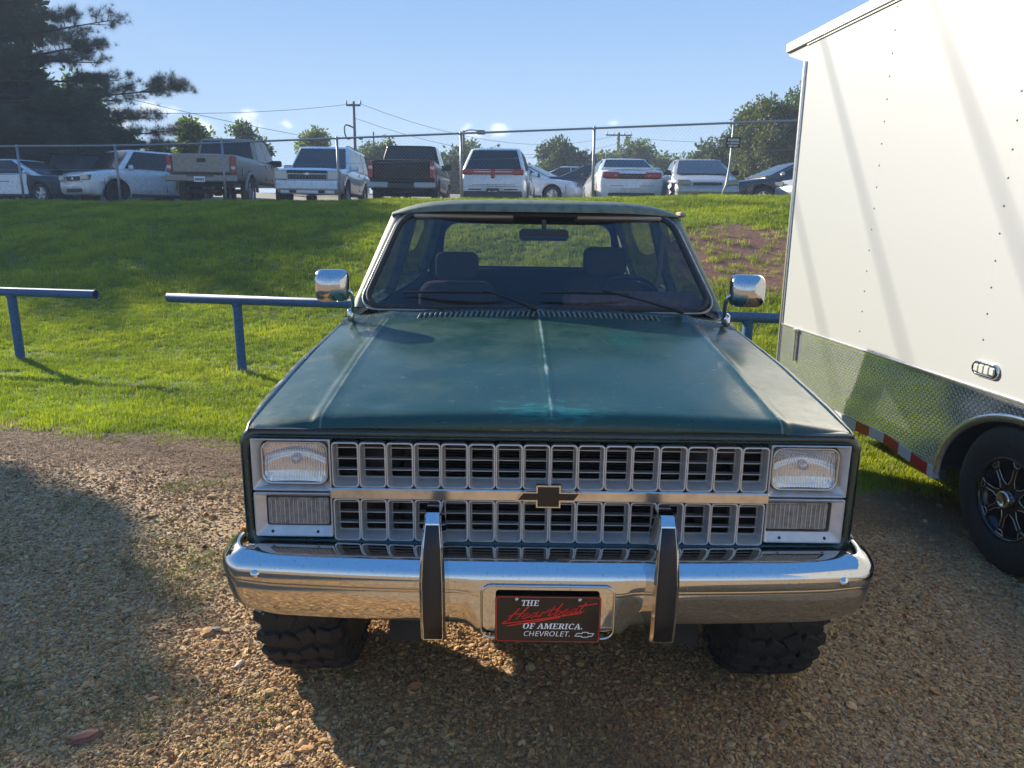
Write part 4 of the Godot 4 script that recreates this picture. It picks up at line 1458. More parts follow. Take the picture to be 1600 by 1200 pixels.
func fence() -> void:
	M.galv = mat(lin(0.30, 0.31, 0.32), 0.5, 0.6)
	M.wire = mat(lin(0.26, 0.27, 0.28), 0.5, 0.4)
	var f := thing("chain_link_fence", "galvanised chain-link fence with top rail along the crest of the bank", "fence", V(0, 2.2, -18.5), 0.0)
	var o := f.position
	var px := [-22.8, -19.8, -16.7, -13.6, -10.62, -7.55, -4.44, -1.30, 1.86, 4.88, 8.0, 11.1, 14.2]
	var top := func(x: float) -> float: return crest(x) + 1.60 + 0.012 * clampf(x, -8, 8)
	var base := func(x: float) -> float: return land(x, fence_z(x))
	var rail := []
	for x in steps(-23.0, 14.4, 1.0): rail.append(V(x, top.call(x), fence_z(x)) - o)
	var st := S(true)
	tube(st, rail, 0.024, 8)
	obj("top_rail", st, M.galv, f)
	for x in px:
		st = S(true)
		var z := fence_z(x)
		var b: float = base.call(x)
		if x == 4.88:
			tube(st, [V(x - 0.17, b - 0.1, z), V(x - 0.02, b + 0.34, z), V(x + 0.03, b + 0.8, z), V(x + 0.05, top.call(x), z)].map(func(q): return q - o), 0.027, 8)
		else:
			tube(st, [V(x, b - 0.1, z) - o, V(x - 0.015, top.call(x) + 0.02, z) - o], 0.032, 8)
		obj("post", st, M.galv, f)
		st = S(true)
		lathe(st, [[0.0, 0.05], [0.025, 0.04], [0.04, 0.01], [0.04, -0.03]], 8, Transform3D(Basis(), V(x - 0.015 + (0.06 if x == 4.88 else 0.0), top.call(x), z) - o))
		obj("post_cap", st, M.galv, f)
	st = S()
	var pitch := 0.092
	for i in int(36.0 / pitch):
		var x := -22.5 + i * pitch
		var z := fence_z(x) + 0.03
		for d in [-1.0, 1.0]:
			var y0: float = base.call(x) + 0.02
			var hh: float = top.call(x) + 0.055 - y0
			var a := V(x, y0, z)
			var x2: float = x + d * hh
			var b := V(x2, y0 + hh + (crest(x2) - crest(x)), fence_z(x2) + 0.03 + d * 0.004)
			tube(st, [a - o, b - o], 0.0015, 3, false)
	var m := obj("chain_link_mesh", st, M.wire, f)
	tag(m, "", "", "", "stuff")
	var w := []
	for x in steps(-22.5, 14, 1.5): w.append(V(x, top.call(x) - 0.62, fence_z(x) + 0.035) - o)
	st = S()
	tube(st, w, 0.004, 4)
	obj("tension_wire", st, M.wire, f)
	# notice on a post
	var sx := 4.93
	var s := thing("notice_sign", "small dark POSTED notice wired to a fence post", "sign", V(sx, top.call(sx) - 0.43, fence_z(sx) + 0.055), 0.0)
	bx("sign_board", Vector3.ZERO, V(0.33, 0.23, 0.006), 0.002, M.plastic, s)
	lettering("lettering", "POSTED", "Droid Sans", true, V(0, 0.055, 0.0045), 0.24, 0.055, 0.0, M.white_print, s)
	lettering("lettering", "NO TRESPASSING", "Droid Sans", true, V(0, -0.012, 0.0045), 0.27, 0.032, 0.0, M.white_print, s)
	lettering("lettering", "KEEP OUT", "Droid Sans", true, V(0, -0.07, 0.0045), 0.20, 0.042, 0.0, M.white_print, s)

# ---------------------------------------------------------------- cars on the upper lot
func prof(pts: Array, z: float) -> float:
	if z <= pts[0][0]: return pts[0][1]
	for i in pts.size() - 1:
		if z <= pts[i + 1][0]:
			return lerpf(pts[i][1], pts[i + 1][1], (z - pts[i][0]) / (pts[i + 1][0] - pts[i][0]))
	return pts[-1][1]

func pane(called: String, a: Vector3, b: Vector3, c: Vector3, d: Vector3, m: Material, parent: Node) -> MeshInstance3D:
	var n := (b - a).cross(d - a).normalized() * 0.006
	var st := S()
	var lo := [a - n, b - n, c - n, d - n]
	var hi := [a + n, b + n, c + n, d + n]
	quad(st, hi[0], hi[1], hi[2], hi[3])
	quad(st, lo[3], lo[2], lo[1], lo[0])
	for i in 4: quad(st, lo[i], lo[(i + 1) % 4], hi[(i + 1) % 4], hi[i])
	return obj(called, st, m, parent)

# s: L, W, H, top (profile of hood and belt), cab (rear base, rear top, front top, front base), belt, wheels (rear, front), r, low
func car(called: String, label: String, cat: String, at: Vector3, yaw: float, s: Dictionary) -> Node3D:
	at.y += maxf(0.0, land(at.x, at.z) - 2.0)
	var o := thing(called, label, cat, at, yaw, "cars parked behind the chain-link fence")
	var hl: float = s.L / 2.0
	var hw: float = s.W / 2.0
	var low: float = s.get("low", 0.22)
	var paint: Material = s.paint
	var st := S(true)
	var rows := []
	var zs := []
	for k in [-1.0, -0.992, -0.975, -0.94, -0.88, -0.75, -0.6, -0.45, -0.3, -0.15, 0.0, 0.15, 0.3, 0.45, 0.6, 0.75, 0.88, 0.94, 0.975, 0.992, 1.0]: zs.append(k * hl)
	for p in s.top:
		if absf(p[0]) < hl * 0.9: zs.append(p[0])
	zs.sort()
	var nose: float = s.get("nose", 0.10)
	for z in zs:
		var e := absf(z) / hl
		var w := hw * (1.0 - nose * pow(e, 9.0) - 0.05 * pow(e, 40.0))
		var t := prof(s.top, z) - 0.03 * pow(e, 40.0)
		var b := low + 0.07 * pow(e, 8.0)
		var half := [Vector2(0, b), Vector2(0.84 * w, b), Vector2(0.955 * w, b + 0.05), Vector2(0.985 * w, lerpf(b, t, 0.32)), Vector2(w, lerpf(b, t, 0.6)), Vector2(0.985 * w, lerpf(b, t, 0.82)), Vector2(0.955 * w, t - 0.03), Vector2(0.90 * w, t - 0.005), Vector2(0.5 * w, t + 0.018), Vector2(0, t + 0.024)]
		var row := PackedVector3Array()
		for q in half: row.append(V(q.x, q.y, z))
		for i in range(half.size() - 2, 0, -1): row.append(V(-half[i].x, half[i].y, z))
		rows.append(row)
	loft(st, rows)
	var body := CSGMesh3D.new()
	body.name = "body"
	body.mesh = done(st)
	body.material = paint
	for z in s.wheels:
		for sd in [-1.0, 1.0]:
			var cy := CSGCylinder3D.new()
			cy.name = "arch_cut"
			cy.operation = CSGShape3D.OPERATION_SUBTRACTION
			cy.radius = s.r + 0.055
			cy.height = 0.34
			cy.sides = 24
			cy.material = M.dark
			cy.rotation.z = PI / 2
			cy.position = V(sd * (hw - 0.12), s.r, z)
			body.add_child(cy, true)
	o.add_child(body)
	# cabin
	var cb: Array = s.cab
	var by: float = s.belt
	var ty: float = s.H
	var wb: float = hw * s.get("wb", 0.93)
	var wt: float = hw * s.get("wt", 0.74)
	st = S(true)
	rows = []
	for k in [[by - 0.06, -0.02], [by, 0.0], [lerpf(by, ty, 0.5), 0.52], [ty - 0.06, 0.93], [ty - 0.02, 0.985], [ty, 1.06]]:
		var t: float = clampf(k[1], 0, 1)
		var w := lerpf(wb, wt, t) + 0.015 * sin(t * PI)
		var zr := lerpf(cb[0], cb[1], k[1])
		var zf := lerpf(cb[3], cb[2], k[1])
		var row := PackedVector3Array()
		if k[1] > 1.0: w -= 0.10
		for q in [[w, zf - 0.10], [w, lerpf(zf, zr, 0.5)], [w, zr + 0.08], [w - 0.05, zr + 0.015], [w * 0.5, zr - 0.02], [0, zr - 0.03], [-w * 0.5, zr - 0.02], [-w + 0.05, zr + 0.015], [-w, zr + 0.08], [-w, lerpf(zf, zr, 0.5)], [-w, zf - 0.10], [-w + 0.05, zf - 0.02], [-w * 0.5, zf + 0.03], [0, zf + 0.045], [w * 0.5, zf + 0.03], [w - 0.05, zf - 0.02]]:
			row.append(V(q[0], k[0], q[1]))
		rows.append(row)
	loft(st, rows)
	obj("roof", st, s.get("roof_paint", paint), o)
	var gm: Material = s.get("glass", M.carglass)
	var P := func(x: float, v: float, z: float) -> Vector3:
		var w := lerpf(wb, wt, v) + 0.015 * sin(v * PI)
		return V(signf(x) * (w + 0.003), lerpf(by, ty, v), z)
	for sd in [-1.0, 1.0]:
		var us: Array = s.get("sides", [[0.06, 0.48], [0.51, 0.93]])
		for u in us:
			var q := []
			for e in [[u[0], 0.06], [u[1], 0.06], [u[1], 0.90], [u[0], 0.90]]:
				var zr := lerpf(cb[0], cb[1], e[1])
				var zf := lerpf(cb[3], cb[2], e[1])
				q.append(P.call(sd, e[1], lerpf(zr, zf, e[0])))
			pane("side_window", q[0], q[1], q[2], q[3], gm, o)
	for f in [0, 1]:
		var q := []
		for e in [[-1, 0.05], [1, 0.05], [1, 0.90], [-1, 0.90]]:
			var w = (lerpf(wb, wt, e[1]) - 0.09) * e[0]
			var z := lerpf(cb[3], cb[2], e[1]) + 0.035 if f == 1 else lerpf(cb[0], cb[1], e[1]) - 0.024
			q.append(V(w, lerpf(by, ty, e[1]), z))
		# two panes meeting on the centre line keep the curve
		for h in 2:
			pass
		var m0: Vector3 = (q[0] + q[1]) / 2 + V(0, 0, 0.02 if f == 1 else -0.016)
		var m1: Vector3 = (q[3] + q[2]) / 2 + V(0, 0, 0.02 if f == 1 else -0.016)
		st = S(true)
		var nrm := V(0, 0.004, 0.004 if f == 1 else -0.004)
		for side in [[q[0], m0, m1, q[3]], [m0, q[1], q[2], m1]]:
			quad(st, side[0] + nrm, side[1] + nrm, side[2] + nrm, side[3] + nrm)
		obj("windscreen" if f == 1 else "rear_window", st, gm, o)
	for f in [-1.0, 1.0]:
		bx("bumper_line", V(0, lerpf(low, by, 0.52), f * (hl - 0.004)), V(s.W * 0.62, 0.010, 0.012), 0.0, M.dark, o)
	# rubber edge and wiper along the foot of the windscreen
	bx("windscreen_edge", V(0, by + 0.015, cb[3] + 0.045), V(wb * 1.7, 0.03, 0.05), 0.01, M.plastic, o)
	var k := 0
	for z in s.wheels:
		for sd in [-1.0, 1.0]:
			var w := Node3D.new()
			w.name = "wheel"
			w.position = V(sd * (hw - 0.115), s.r, z)
			o.add_child(w, true)
			var r: float = s.r
			st = S(true)
			lathe(st, [[r * 0.62, 0.075], [r * 0.66, 0.098], [r * 0.9, 0.104], [r * 0.97, 0.09], [r, 0.06], [r, -0.08], [r * 0.9, -0.1], [r * 0.6, -0.09]], 28, along_x(Vector3.ZERO, sd))
			obj("tyre", st, s.get("tyre", M.tyre_side), w)
			st = S()
			lathe(st, [[r * 0.66, 0.09], [r * 0.62, 0.094], [r * 0.57, 0.06], [r * 0.55, 0.0], [0.0, 0.0]], 24, along_x(Vector3.ZERO, sd))
			lathe(st, [[r * 0.2, 0.05], [r * 0.17, 0.08], [0.0, 0.085]], 12, along_x(Vector3.ZERO, sd))
			for i in 5:
				var a := TAU * i / 5.0
				box(st, Basis(Vector3.RIGHT, a) * V(sd * 0.055, r * 0.36, 0), V(0.03, r * 0.5, r * 0.2), 0.01, Basis(Vector3.RIGHT, a))
			obj("rim", st, s.get("rim", M.alloy), w)
	# mirrors
	for sd in [-1.0, 1.0]:
		var mz: float = cb[3] - 0.32
		st = S()
		box(st, V(sd * (wb + 0.11), by + 0.07, mz), V(0.20, 0.13, 0.09) * s.get("mirror", 1.0), 0.035)
		box(st, V(sd * (wb + 0.02), by + 0.02, mz), V(0.1, 0.05, 0.05), 0.01)
		obj("door_mirror", st, s.get("mirror_mat", paint), o)
		bx("sill", V(sd * hw * 0.965, low + 0.05, (s.wheels[0] + s.wheels[1]) / 2.0), V(0.05, 0.09, s.wheels[1] - s.wheels[0] - s.r * 2.0 - 0.16), 0.02, M.plastic, o)
		for f in [-1.0, 1.0]:
			bx("bumper_seam", V(sd * hw * 0.985, lerpf(low, by, 0.45), f * (hl - 0.42)), V(0.014, (by - low) * 0.42, 0.012), 0.0, M.dark, o)
		# doors: seam and handle
		for u in s.get("doors", [0.5]):
			var z := lerpf(cb[0], cb[3], u)
			bx("door_seam", V(sd * (hw * 0.985), lerpf(low, by, 0.58), z), V(0.014, (by - low) * 0.72, 0.010), 0.0, M.dark, o)
			bx("door_handle", V(sd * (hw * 0.992), by - 0.13, z + 0.12), V(0.03, 0.03, 0.16), 0.008, s.get("handle", paint), o)
	return o

# a piece fixed to the front (f = 1) or the rear (f = -1)
func bit(o: Node3D, s: Dictionary, called: String, f: float, x: float, y: float, w: float, h: float, m: Material, out := 0.0, d := 0.05, b := 0.012) -> MeshInstance3D:
	var hw: float = s.W / 2.0
	var turn := 0.0
	var z: float = f * (s.L / 2.0 + out - 0.012)
	if absf(x) > hw * 0.5:
		turn = signf(x) * f * 0.16 * (absf(x) / hw)
		z -= f * 0.10 * pow((absf(x) - hw * 0.5) / (hw * 0.5), 2.0)
	return bx(called, V(x, y, z), V(w, h, d), b, m, o, Basis(Vector3.UP, turn))

func parked_cars() -> void:
	var g := 2.03
	var black_paint := mat(lin(0.010, 0.010, 0.012), 0.22)
	black_paint.metallic_specular = 0.3
	var navy := mat(lin(0.010, 0.013, 0.028), 0.2)
	navy.clearcoat_enabled = true
	var beige := worn(lin(0.36, 0.32, 0.265), 0.4, 0.2, M.even, 0.8)
	var silver := worn(lin(0.46, 0.46, 0.46), 0.4, 0.3, M.even, 0.8)
	var clear_glass := mat(lin(0.045, 0.05, 0.05), 0.08)
	# white coupe with a black front wing
	var s := {L = 4.5, W = 1.78, H = 1.42, top = [[-2.2, 0.86], [-1.6, 0.98], [-0.2, 0.95], [0.95, 0.93], [1.9, 0.78], [2.25, 0.62]], cab = [-1.95, -0.9, 0.15, 1.25], belt = 0.92, wheels = [-1.35, 1.35], r = 0.32, paint = M.plastic, roof_paint = M.carwhite, doors = [0.34], mirror_mat = M.carwhite}
	var c := car("parked_coupe", "white car with a black front wing and hood, at the far left behind the fence", "car", V(-16.3, g, -25.6), deg_to_rad(76), s)
	var st := S(true)
	for sd in [-1.0, 1.0]:
		tag(bx("door", V(sd * 0.872, 0.60, 0.06), V(0.05, 0.62, 1.66), 0.03, M.carwhite, c), "white door beside the black front wing")
		bx("rear_wing", V(sd * 0.850, 0.72, -1.45), V(0.06, 0.40, 1.3), 0.03, M.carwhite, c, Basis(Vector3.UP, sd * 0.02))
		bx("door_line", V(sd * 0.899, 0.70, -0.25), V(0.008, 0.02, 0.9), 0.0, M.dark, c)
		bit(c, s, "headlight", 1, sd * 0.62, 0.62, 0.40, 0.13, M.lamp)
	# white boxy wagon
	s = {L = 3.95, W = 1.76, H = 1.56, top = [[-1.95, 0.98], [0.8, 0.98], [1.15, 0.97], [1.86, 0.85], [1.98, 0.70]], cab = [-1.93, -1.85, 0.62, 1.10], belt = 0.97, wheels = [-1.2, 1.20], r = 0.33, paint = M.carwhite, wt = 0.80, sides = [[0.03, 0.20], [0.22, 0.50], [0.53, 0.95]], nose = 0.06, rim = M.tyre_side, doors = [0.24, 0.53], low = 0.2}
	c = car("parked_wagon", "white boxy compact wagon, nose to the left, beside the beige pickup", "car", V(-11.45, g, -23.4), deg_to_rad(-34), s)
	bit(c, s, "grille", 1, 0, 0.69, 0.74, 0.12, M.plastic, 0.012)
	bit(c, s, "emblem", 1, 0, 0.69, 0.10, 0.08, M.trim, 0.03, 0.03)
	bit(c, s, "bumper_opening", 1, 0, 0.36, 0.86, 0.10, M.plastic, 0.01)
	for sd in [-1.0, 1.0]:
		bit(c, s, "headlight", 1, sd * 0.64, 0.72, 0.36, 0.14, M.lamp, 0.004, 0.12)
		bx("headlight_corner", V(sd * 0.80, 0.735, 1.78), V(0.06, 0.12, 0.26), 0.02, M.lamp, c, Basis(Vector3.UP, -sd * 0.2))
		bx("bumper_seam", V(sd * 0.845, 0.40, 1.60), V(0.02, 0.36, 0.015), 0.0, M.dark, c)
	# lifted beige pickup, tail towards the camera
	s = {L = 5.8, W = 2.0, H = 2.02, top = [[-2.9, 1.40], [-0.75, 1.40], [-0.6, 1.36], [1.2, 1.34], [2.7, 1.26], [2.9, 1.05]], cab = [-0.85, -0.72, 0.55, 1.25], belt = 1.33, wheels = [-1.75, 1.85], r = 0.43, paint = beige, low = 0.66, tyre = M.mud, nose = 0.04, wb = 0.92, wt = 0.78, rim = M.alloy, doors = [0.30, 0.62], mirror_mat = M.plastic, mirror = 1.5}
	c = car("parked_pickup", "lifted beige pickup truck with muddy tyres, tailgate towards the fence", "pickup truck", V(-8.82, g - 0.02, -24.3), PI + 0.03, s)
	pickup_tail(c, s, beige, 1.40, 0.72, beige, true)
	var pl := bit(c, s, "license_plate", -1, 0.02, 0.715, 0.30, 0.15, M.white_print, 0.168, 0.02, 0.004)
	for i in 6: bx("plate_character", V(-0.085 + i * 0.042, 0.71, -2.9 - 0.168), V(0.026, 0.06, 0.004), 0.0, M.plastic, pl)
	for z in [-1.75, 1.85]:
		for sd in [-1.0, 1.0]:
			st = S(true)
			var arc := []
			for i in 13: arc.append(V(sd * 1.0, 0.43 + 0.52 * sin(PI * i / 12.0), z + 0.52 * cos(PI * i / 12.0)))
			tube(st, arc, 0.045, 6)
			obj("wheel_flare", st, beige, c)
	# white full-size SUV facing the camera
	s = {L = 5.2, W = 2.0, H = 1.90, top = [[-2.55, 1.14], [0.9, 1.15], [1.15, 1.18], [2.3, 1.10], [2.55, 1.02], [2.6, 0.92]], cab = [-2.52, -2.35, 0.25, 1.1], belt = 1.14, wheels = [-1.45, 1.6], r = 0.40, paint = M.carwhite, wt = 0.78, sides = [[0.03, 0.28], [0.31, 0.58], [0.61, 0.93]], nose = 0.05, low = 0.34, doors = [0.30, 0.60], glass = clear_glass, mirror = 1.25}
	c = car("parked_large_suv", "white full-size SUV facing the camera beside the beige pickup", "SUV", V(-6.12, g, -25.0), 0.02, s)
	bit(c, s, "grille", 1, 0, 1.00, 1.16, 0.075, M.plastic, 0.012)
	bit(c, s, "grille", 1, 0, 0.85, 1.12, 0.14, M.plastic, 0.012)
	for i in 12: bit(c, s, "grille_bar", 1, -0.5 + i * 0.091, 0.85, 0.02, 0.12, M.greybar, 0.02, 0.05, 0.004)
	bit(c, s, "emblem", 1, 0, 0.935, 0.20, 0.05, M.satin, 0.03, 0.04)
	bit(c, s, "emblem", 1, 0, 0.935, 0.07, 0.085, M.satin, 0.028, 0.04)
	bit(c, s, "bumper", 1, 0, 0.60, 1.86, 0.26, M.carwhite, 0.07, 0.16, 0.05)
	bit(c, s, "air_dam", 1, 0, 0.43, 1.6, 0.12, M.carwhite, 0.03, 0.12, 0.03)
	for sd in [-1.0, 1.0]:
		bit(c, s, "headlight", 1, sd * 0.77, 0.90, 0.38, 0.27, M.lamp, 0.012, 0.12, 0.02)
		bit(c, s, "turn_signal", 1, sd * 0.93, 0.90, 0.06, 0.24, M.amber_far, 0.0, 0.12, 0.02)
		bit(c, s, "tow_hook_opening", 1, sd * 0.42, 0.46, 0.20, 0.13, M.plastic, 0.082)
		st = S(true)
		lathe(st, [[0.0, 0.012], [0.055, 0.008], [0.065, 0.0]], 12, along_z(V(sd * 0.78, 0.47, 2.60)))
		obj("fog_lamp", st, M.lamp, c)
	st = S()
	for sd in [-1.0, 1.0]: tube(st, [V(sd * 0.66, 1.93, 0.0), V(sd * 0.68, 1.96, -0.3), V(sd * 0.68, 1.95, -2.0), V(sd * 0.66, 1.90, -2.3)], 0.02, 6)
	obj("roof_rack", st, M.plastic, c)
	# black pickup, tail towards the camera
	s = {L = 5.6, W = 1.98, H = 1.90, top = [[-2.8, 1.33], [-0.8, 1.33], [1.2, 1.28], [2.6, 1.18], [2.8, 1.0]], cab = [-0.85, -0.72, 0.55, 1.25], belt = 1.28, wheels = [-1.7, 1.75], r = 0.40, paint = black_paint, low = 0.42, nose = 0.04, wb = 0.92, wt = 0.76, doors = [0.30, 0.62], mirror_mat = M.plastic, mirror = 1.4}
	c = car("parked_pickup", "black pickup truck with its tailgate towards the fence", "pickup truck", V(-3.27, g, -24.9), PI, s)
	pickup_tail(c, s, black_paint, 1.33, 0.60, M.rail_alu, false)
	st = S(true)
	lathe(st, [[0.0, 0.012], [0.09, 0.01], [0.10, 0.0]], 16, Transform3D(Basis(Vector3(1.15, 0, 0), Vector3(0, 0, -1), Vector3(0, 0.5, 0)), V(0, 1.10, -2.812)))
	obj("emblem", st, M.trim, c)
	bx("tailgate_script", V(-0.62, 1.12, -2.806), V(0.22, 0.025, 0.01), 0.003, M.trim, c)
	# white crossover wagon with a full width red lamp
	s = {L = 5.2, W = 1.93, H = 1.70, top = [[-2.6, 1.02], [-2.3, 1.06], [0.9, 1.02], [2.3, 0.9], [2.6, 0.75]], cab = [-2.50, -1.95, 0.05, 1.1], belt = 1.05, wheels = [-1.5, 1.5], r = 0.37, paint = M.carwhite, wt = 0.72, sides = [[0.10, 0.34], [0.37, 0.64], [0.67, 0.93]], nose = 0.10, low = 0.24, doors = [0.36, 0.66]}
	c = car("parked_crossover", "white crossover wagon with a red light bar across its tail", "car", V(-0.42, g, -24.2), PI - 0.075, s)
	bit(c, s, "light_bar", -1, 0, 1.00, 1.30, 0.12, M.tail, 0.02)
	for sd in [-1.0, 1.0]:
		bit(c, s, "tail_light", -1, sd * 0.72, 1.00, 0.30, 0.15, M.tail, 0.012, 0.12, 0.03)
		bit(c, s, "light_strip", -1, sd * 0.30, 1.005, 0.50, 0.025, M.trim, 0.030, 0.05, 0.006)
		bit(c, s, "reflector", -1, sd * 0.52, 0.53, 0.40, 0.035, M.tail, 0.012)
	bit(c, s, "emblem", -1, 0, 0.965, 0.12, 0.26, M.tail, 0.026, 0.05, 0.03)
	bit(c, s, "lower_bumper", -1, 0, 0.37, 1.66, 0.22, M.plastic, 0.02, 0.12, 0.03)
	pl = bit(c, s, "license_plate", -1, 0.0, 0.46, 0.36, 0.20, M.plastic, 0.04, 0.02, 0.004)
	for q in [[-0.09, 0.07], [-0.01, 0.03], [0.09, 0.08]]: bx("plate_character", V(q[0], 0.45, -2.645), V(q[1], 0.07, 0.012), 0.0, M.white_print, pl)
	bx("tailgate_seam", V(0, 0.62, -2.598), V(1.4, 0.012, 0.014), 0.0, M.dark, c)
	# white sedan, broad red lamp
	s = {L = 5.0, W = 1.88, H = 1.47, top = [[-2.5, 1.02], [-2.3, 1.07], [-1.6, 1.05], [0.9, 0.98], [2.2, 0.86], [2.5, 0.7]], cab = [-1.85, -0.85, 0.25, 1.15], belt = 1.0, wheels = [-1.5, 1.5], r = 0.35, paint = M.carwhite, wt = 0.66, nose = 0.07, low = 0.24, doors = [0.40], mirror_mat = M.plastic}
	c = car("parked_sedan", "white sedan with one wide red tail lamp, right of the dark tree gap", "car", V(3.2, g + 0.02, -23.4), PI, s)
	c.set_meta("label", "white sedan with a wide dark red lamp panel and trunk spoiler")
	bit(c, s, "lamp_panel", -1, 0, 0.885, 1.46, 0.14, M.tail_dark, 0.014, 0.06, 0.03)
	for sd in [-1.0, 1.0]:
		bit(c, s, "tail_light", -1, sd * 0.58, 0.905, 0.46, 0.17, M.tail, 0.028, 0.07, 0.05)
		bit(c, s, "reversing_lamp", -1, sd * 0.44, 0.90, 0.12, 0.06, M.lamp, 0.038, 0.07, 0.02)
	bit(c, s, "plate_recess", -1, 0, 0.63, 0.44, 0.14, M.carwhite, 0.014, 0.04, 0.01)
	bit(c, s, "diffuser", -1, 0, 0.36, 1.30, 0.17, M.plastic, 0.012, 0.1, 0.04)
	bx("trunk_spoiler", V(0, 1.105, -2.36), V(1.55, 0.035, 0.16), 0.015, M.carwhite, c)
	bx("trunk_seam", V(0, 0.78, -2.492), V(1.2, 0.01, 0.012), 0.0, M.dark, c)
	# silver compact facing the camera, crumpled wing
	s = {L = 4.3, W = 1.70, H = 1.42, top = [[-2.15, 0.95], [-1.7, 1.0], [0.8, 0.95], [1.2, 0.93], [2.0, 0.74], [2.15, 0.66]], cab = [-1.75, -0.95, 0.10, 1.2], belt = 0.94, wheels = [-1.3, 1.32], r = 0.31, paint = silver, wt = 0.72, low = 0.2, nose = 0.09, glass = clear_glass, mirror_mat = M.plastic, doors = [0.42]}
	c = car("parked_compact", "silver compact car facing the camera with a crumpled front wing", "car", V(5.12, g, -21.6), -0.10, s)
	bit(c, s, "grille", 1, 0, 0.665, 0.72, 0.07, M.plastic, 0.012)
	bit(c, s, "bumper", 1, 0, 0.50, 1.56, 0.16, silver, 0.05, 0.16, 0.05)
	bit(c, s, "bumper_opening", 1, 0, 0.375, 1.10, 0.085, M.plastic, 0.04)
	bit(c, s, "front_lip", 1, 0, 0.29, 1.4, 0.06, silver, 0.04, 0.12, 0.02)
	for sd in [-1.0, 1.0]: bit(c, s, "headlight", 1, sd * 0.60, 0.69, 0.36, 0.15, M.lamp_dull, 0.0, 0.12, 0.04)
	st = S()
	var rr := RandomNumberGenerator.new()
	rr.seed = 5
	var wrk := []
	for i in 7:
		var row := PackedVector3Array()
		for j in 6: row.append(V(-0.86 - rr.randf_range(0.0, 0.09), 0.32 + i * 0.075, 1.95 - j * 0.14))
		wrk.append(row)
	grid(st, wrk)
	obj("crumpled_wing", st, silver, c)
	# dark blue sedan in profile
	s = {L = 4.9, W = 1.85, H = 1.46, top = [[-2.45, 0.98], [-1.7, 1.03], [0.9, 0.98], [2.2, 0.82], [2.45, 0.68]], cab = [-1.95, -0.85, 0.15, 1.25], belt = 0.98, wheels = [-1.45, 1.45], r = 0.34, paint = navy, wt = 0.68, doors = [0.42, 0.72], handle = M.trim, mirror_mat = M.trim}
	c = car("parked_sedan", "dark blue sedan in profile behind the notice sign", "car", V(8.75, g, -24.0), -PI / 2 + 0.16, s)
	for sd in [-1.0, 1.0]: bit(c, s, "headlight", 1, sd * 0.66, 0.68, 0.34, 0.13, M.lamp)
	# silver car at the edge of the trailer
	s = {L = 4.6, W = 1.8, H = 1.5, top = [[-2.3, 0.98], [0.9, 0.97], [2.05, 0.82], [2.3, 0.66]], cab = [-1.95, -1.2, 0.15, 1.2], belt = 0.97, wheels = [-1.35, 1.42], r = 0.33, paint = silver, rim = M.mud}
	c = car("parked_hatchback", "grey silver car with a muddy wheel, partly hidden by the trailer", "car", V(9.35, g, -20.6), -PI / 2 + 0.42, s)
	for sd in [-1.0, 1.0]: bit(c, s, "headlight", 1, sd * 0.66, 0.70, 0.34, 0.14, M.lamp)
	# farther rows
	s = {L = 4.7, W = 1.8, H = 1.46, top = [[-2.35, 0.98], [-1.7, 1.0], [0.9, 0.95], [2.1, 0.8], [2.35, 0.66]], cab = [-1.9, -0.8, 0.1, 1.2], belt = 0.95, wheels = [-1.4, 1.4], r = 0.33, paint = M.carwhite, wt = 0.68, doors = [0.42], glass = clear_glass, mirror_mat = M.plastic}
	c = car("parked_sedan", "white sedan seen from the side between the crossover and the lamp-panel sedan", "car", V(0.42, g, -28.8), PI / 2 - 0.42, s)
	for sd in [-1.0, 1.0]: bit(c, s, "headlight", 1, sd * 0.64, 0.66, 0.34, 0.13, M.lamp)
	c = car("parked_sedan", "small white sedan roof in the farthest row", "car", V(2.9, g, -35.5), PI / 2, s)
	s = s.duplicate()
	s.paint = navy
	c = car("parked_sedan", "dark car hood showing low between the lamp-panel sedan and the silver compact", "car", V(3.5, g, -28.4), PI / 2 - 0.1, s)
	s = {L = 4.7, W = 1.85, H = 1.75, top = [[-2.3, 1.05], [0.9, 1.06], [2.1, 0.98], [2.35, 0.8]], cab = [-2.2, -1.9, 0.15, 1.15], belt = 1.05, wheels = [-1.4, 1.4], r = 0.36, paint = black_paint, wt = 0.76}
	c = car("parked_dark_suv", "black SUV behind the boxy wagon and the white coupe", "SUV", V(-16.2, g, -30.5), PI / 2 + 0.5, s)

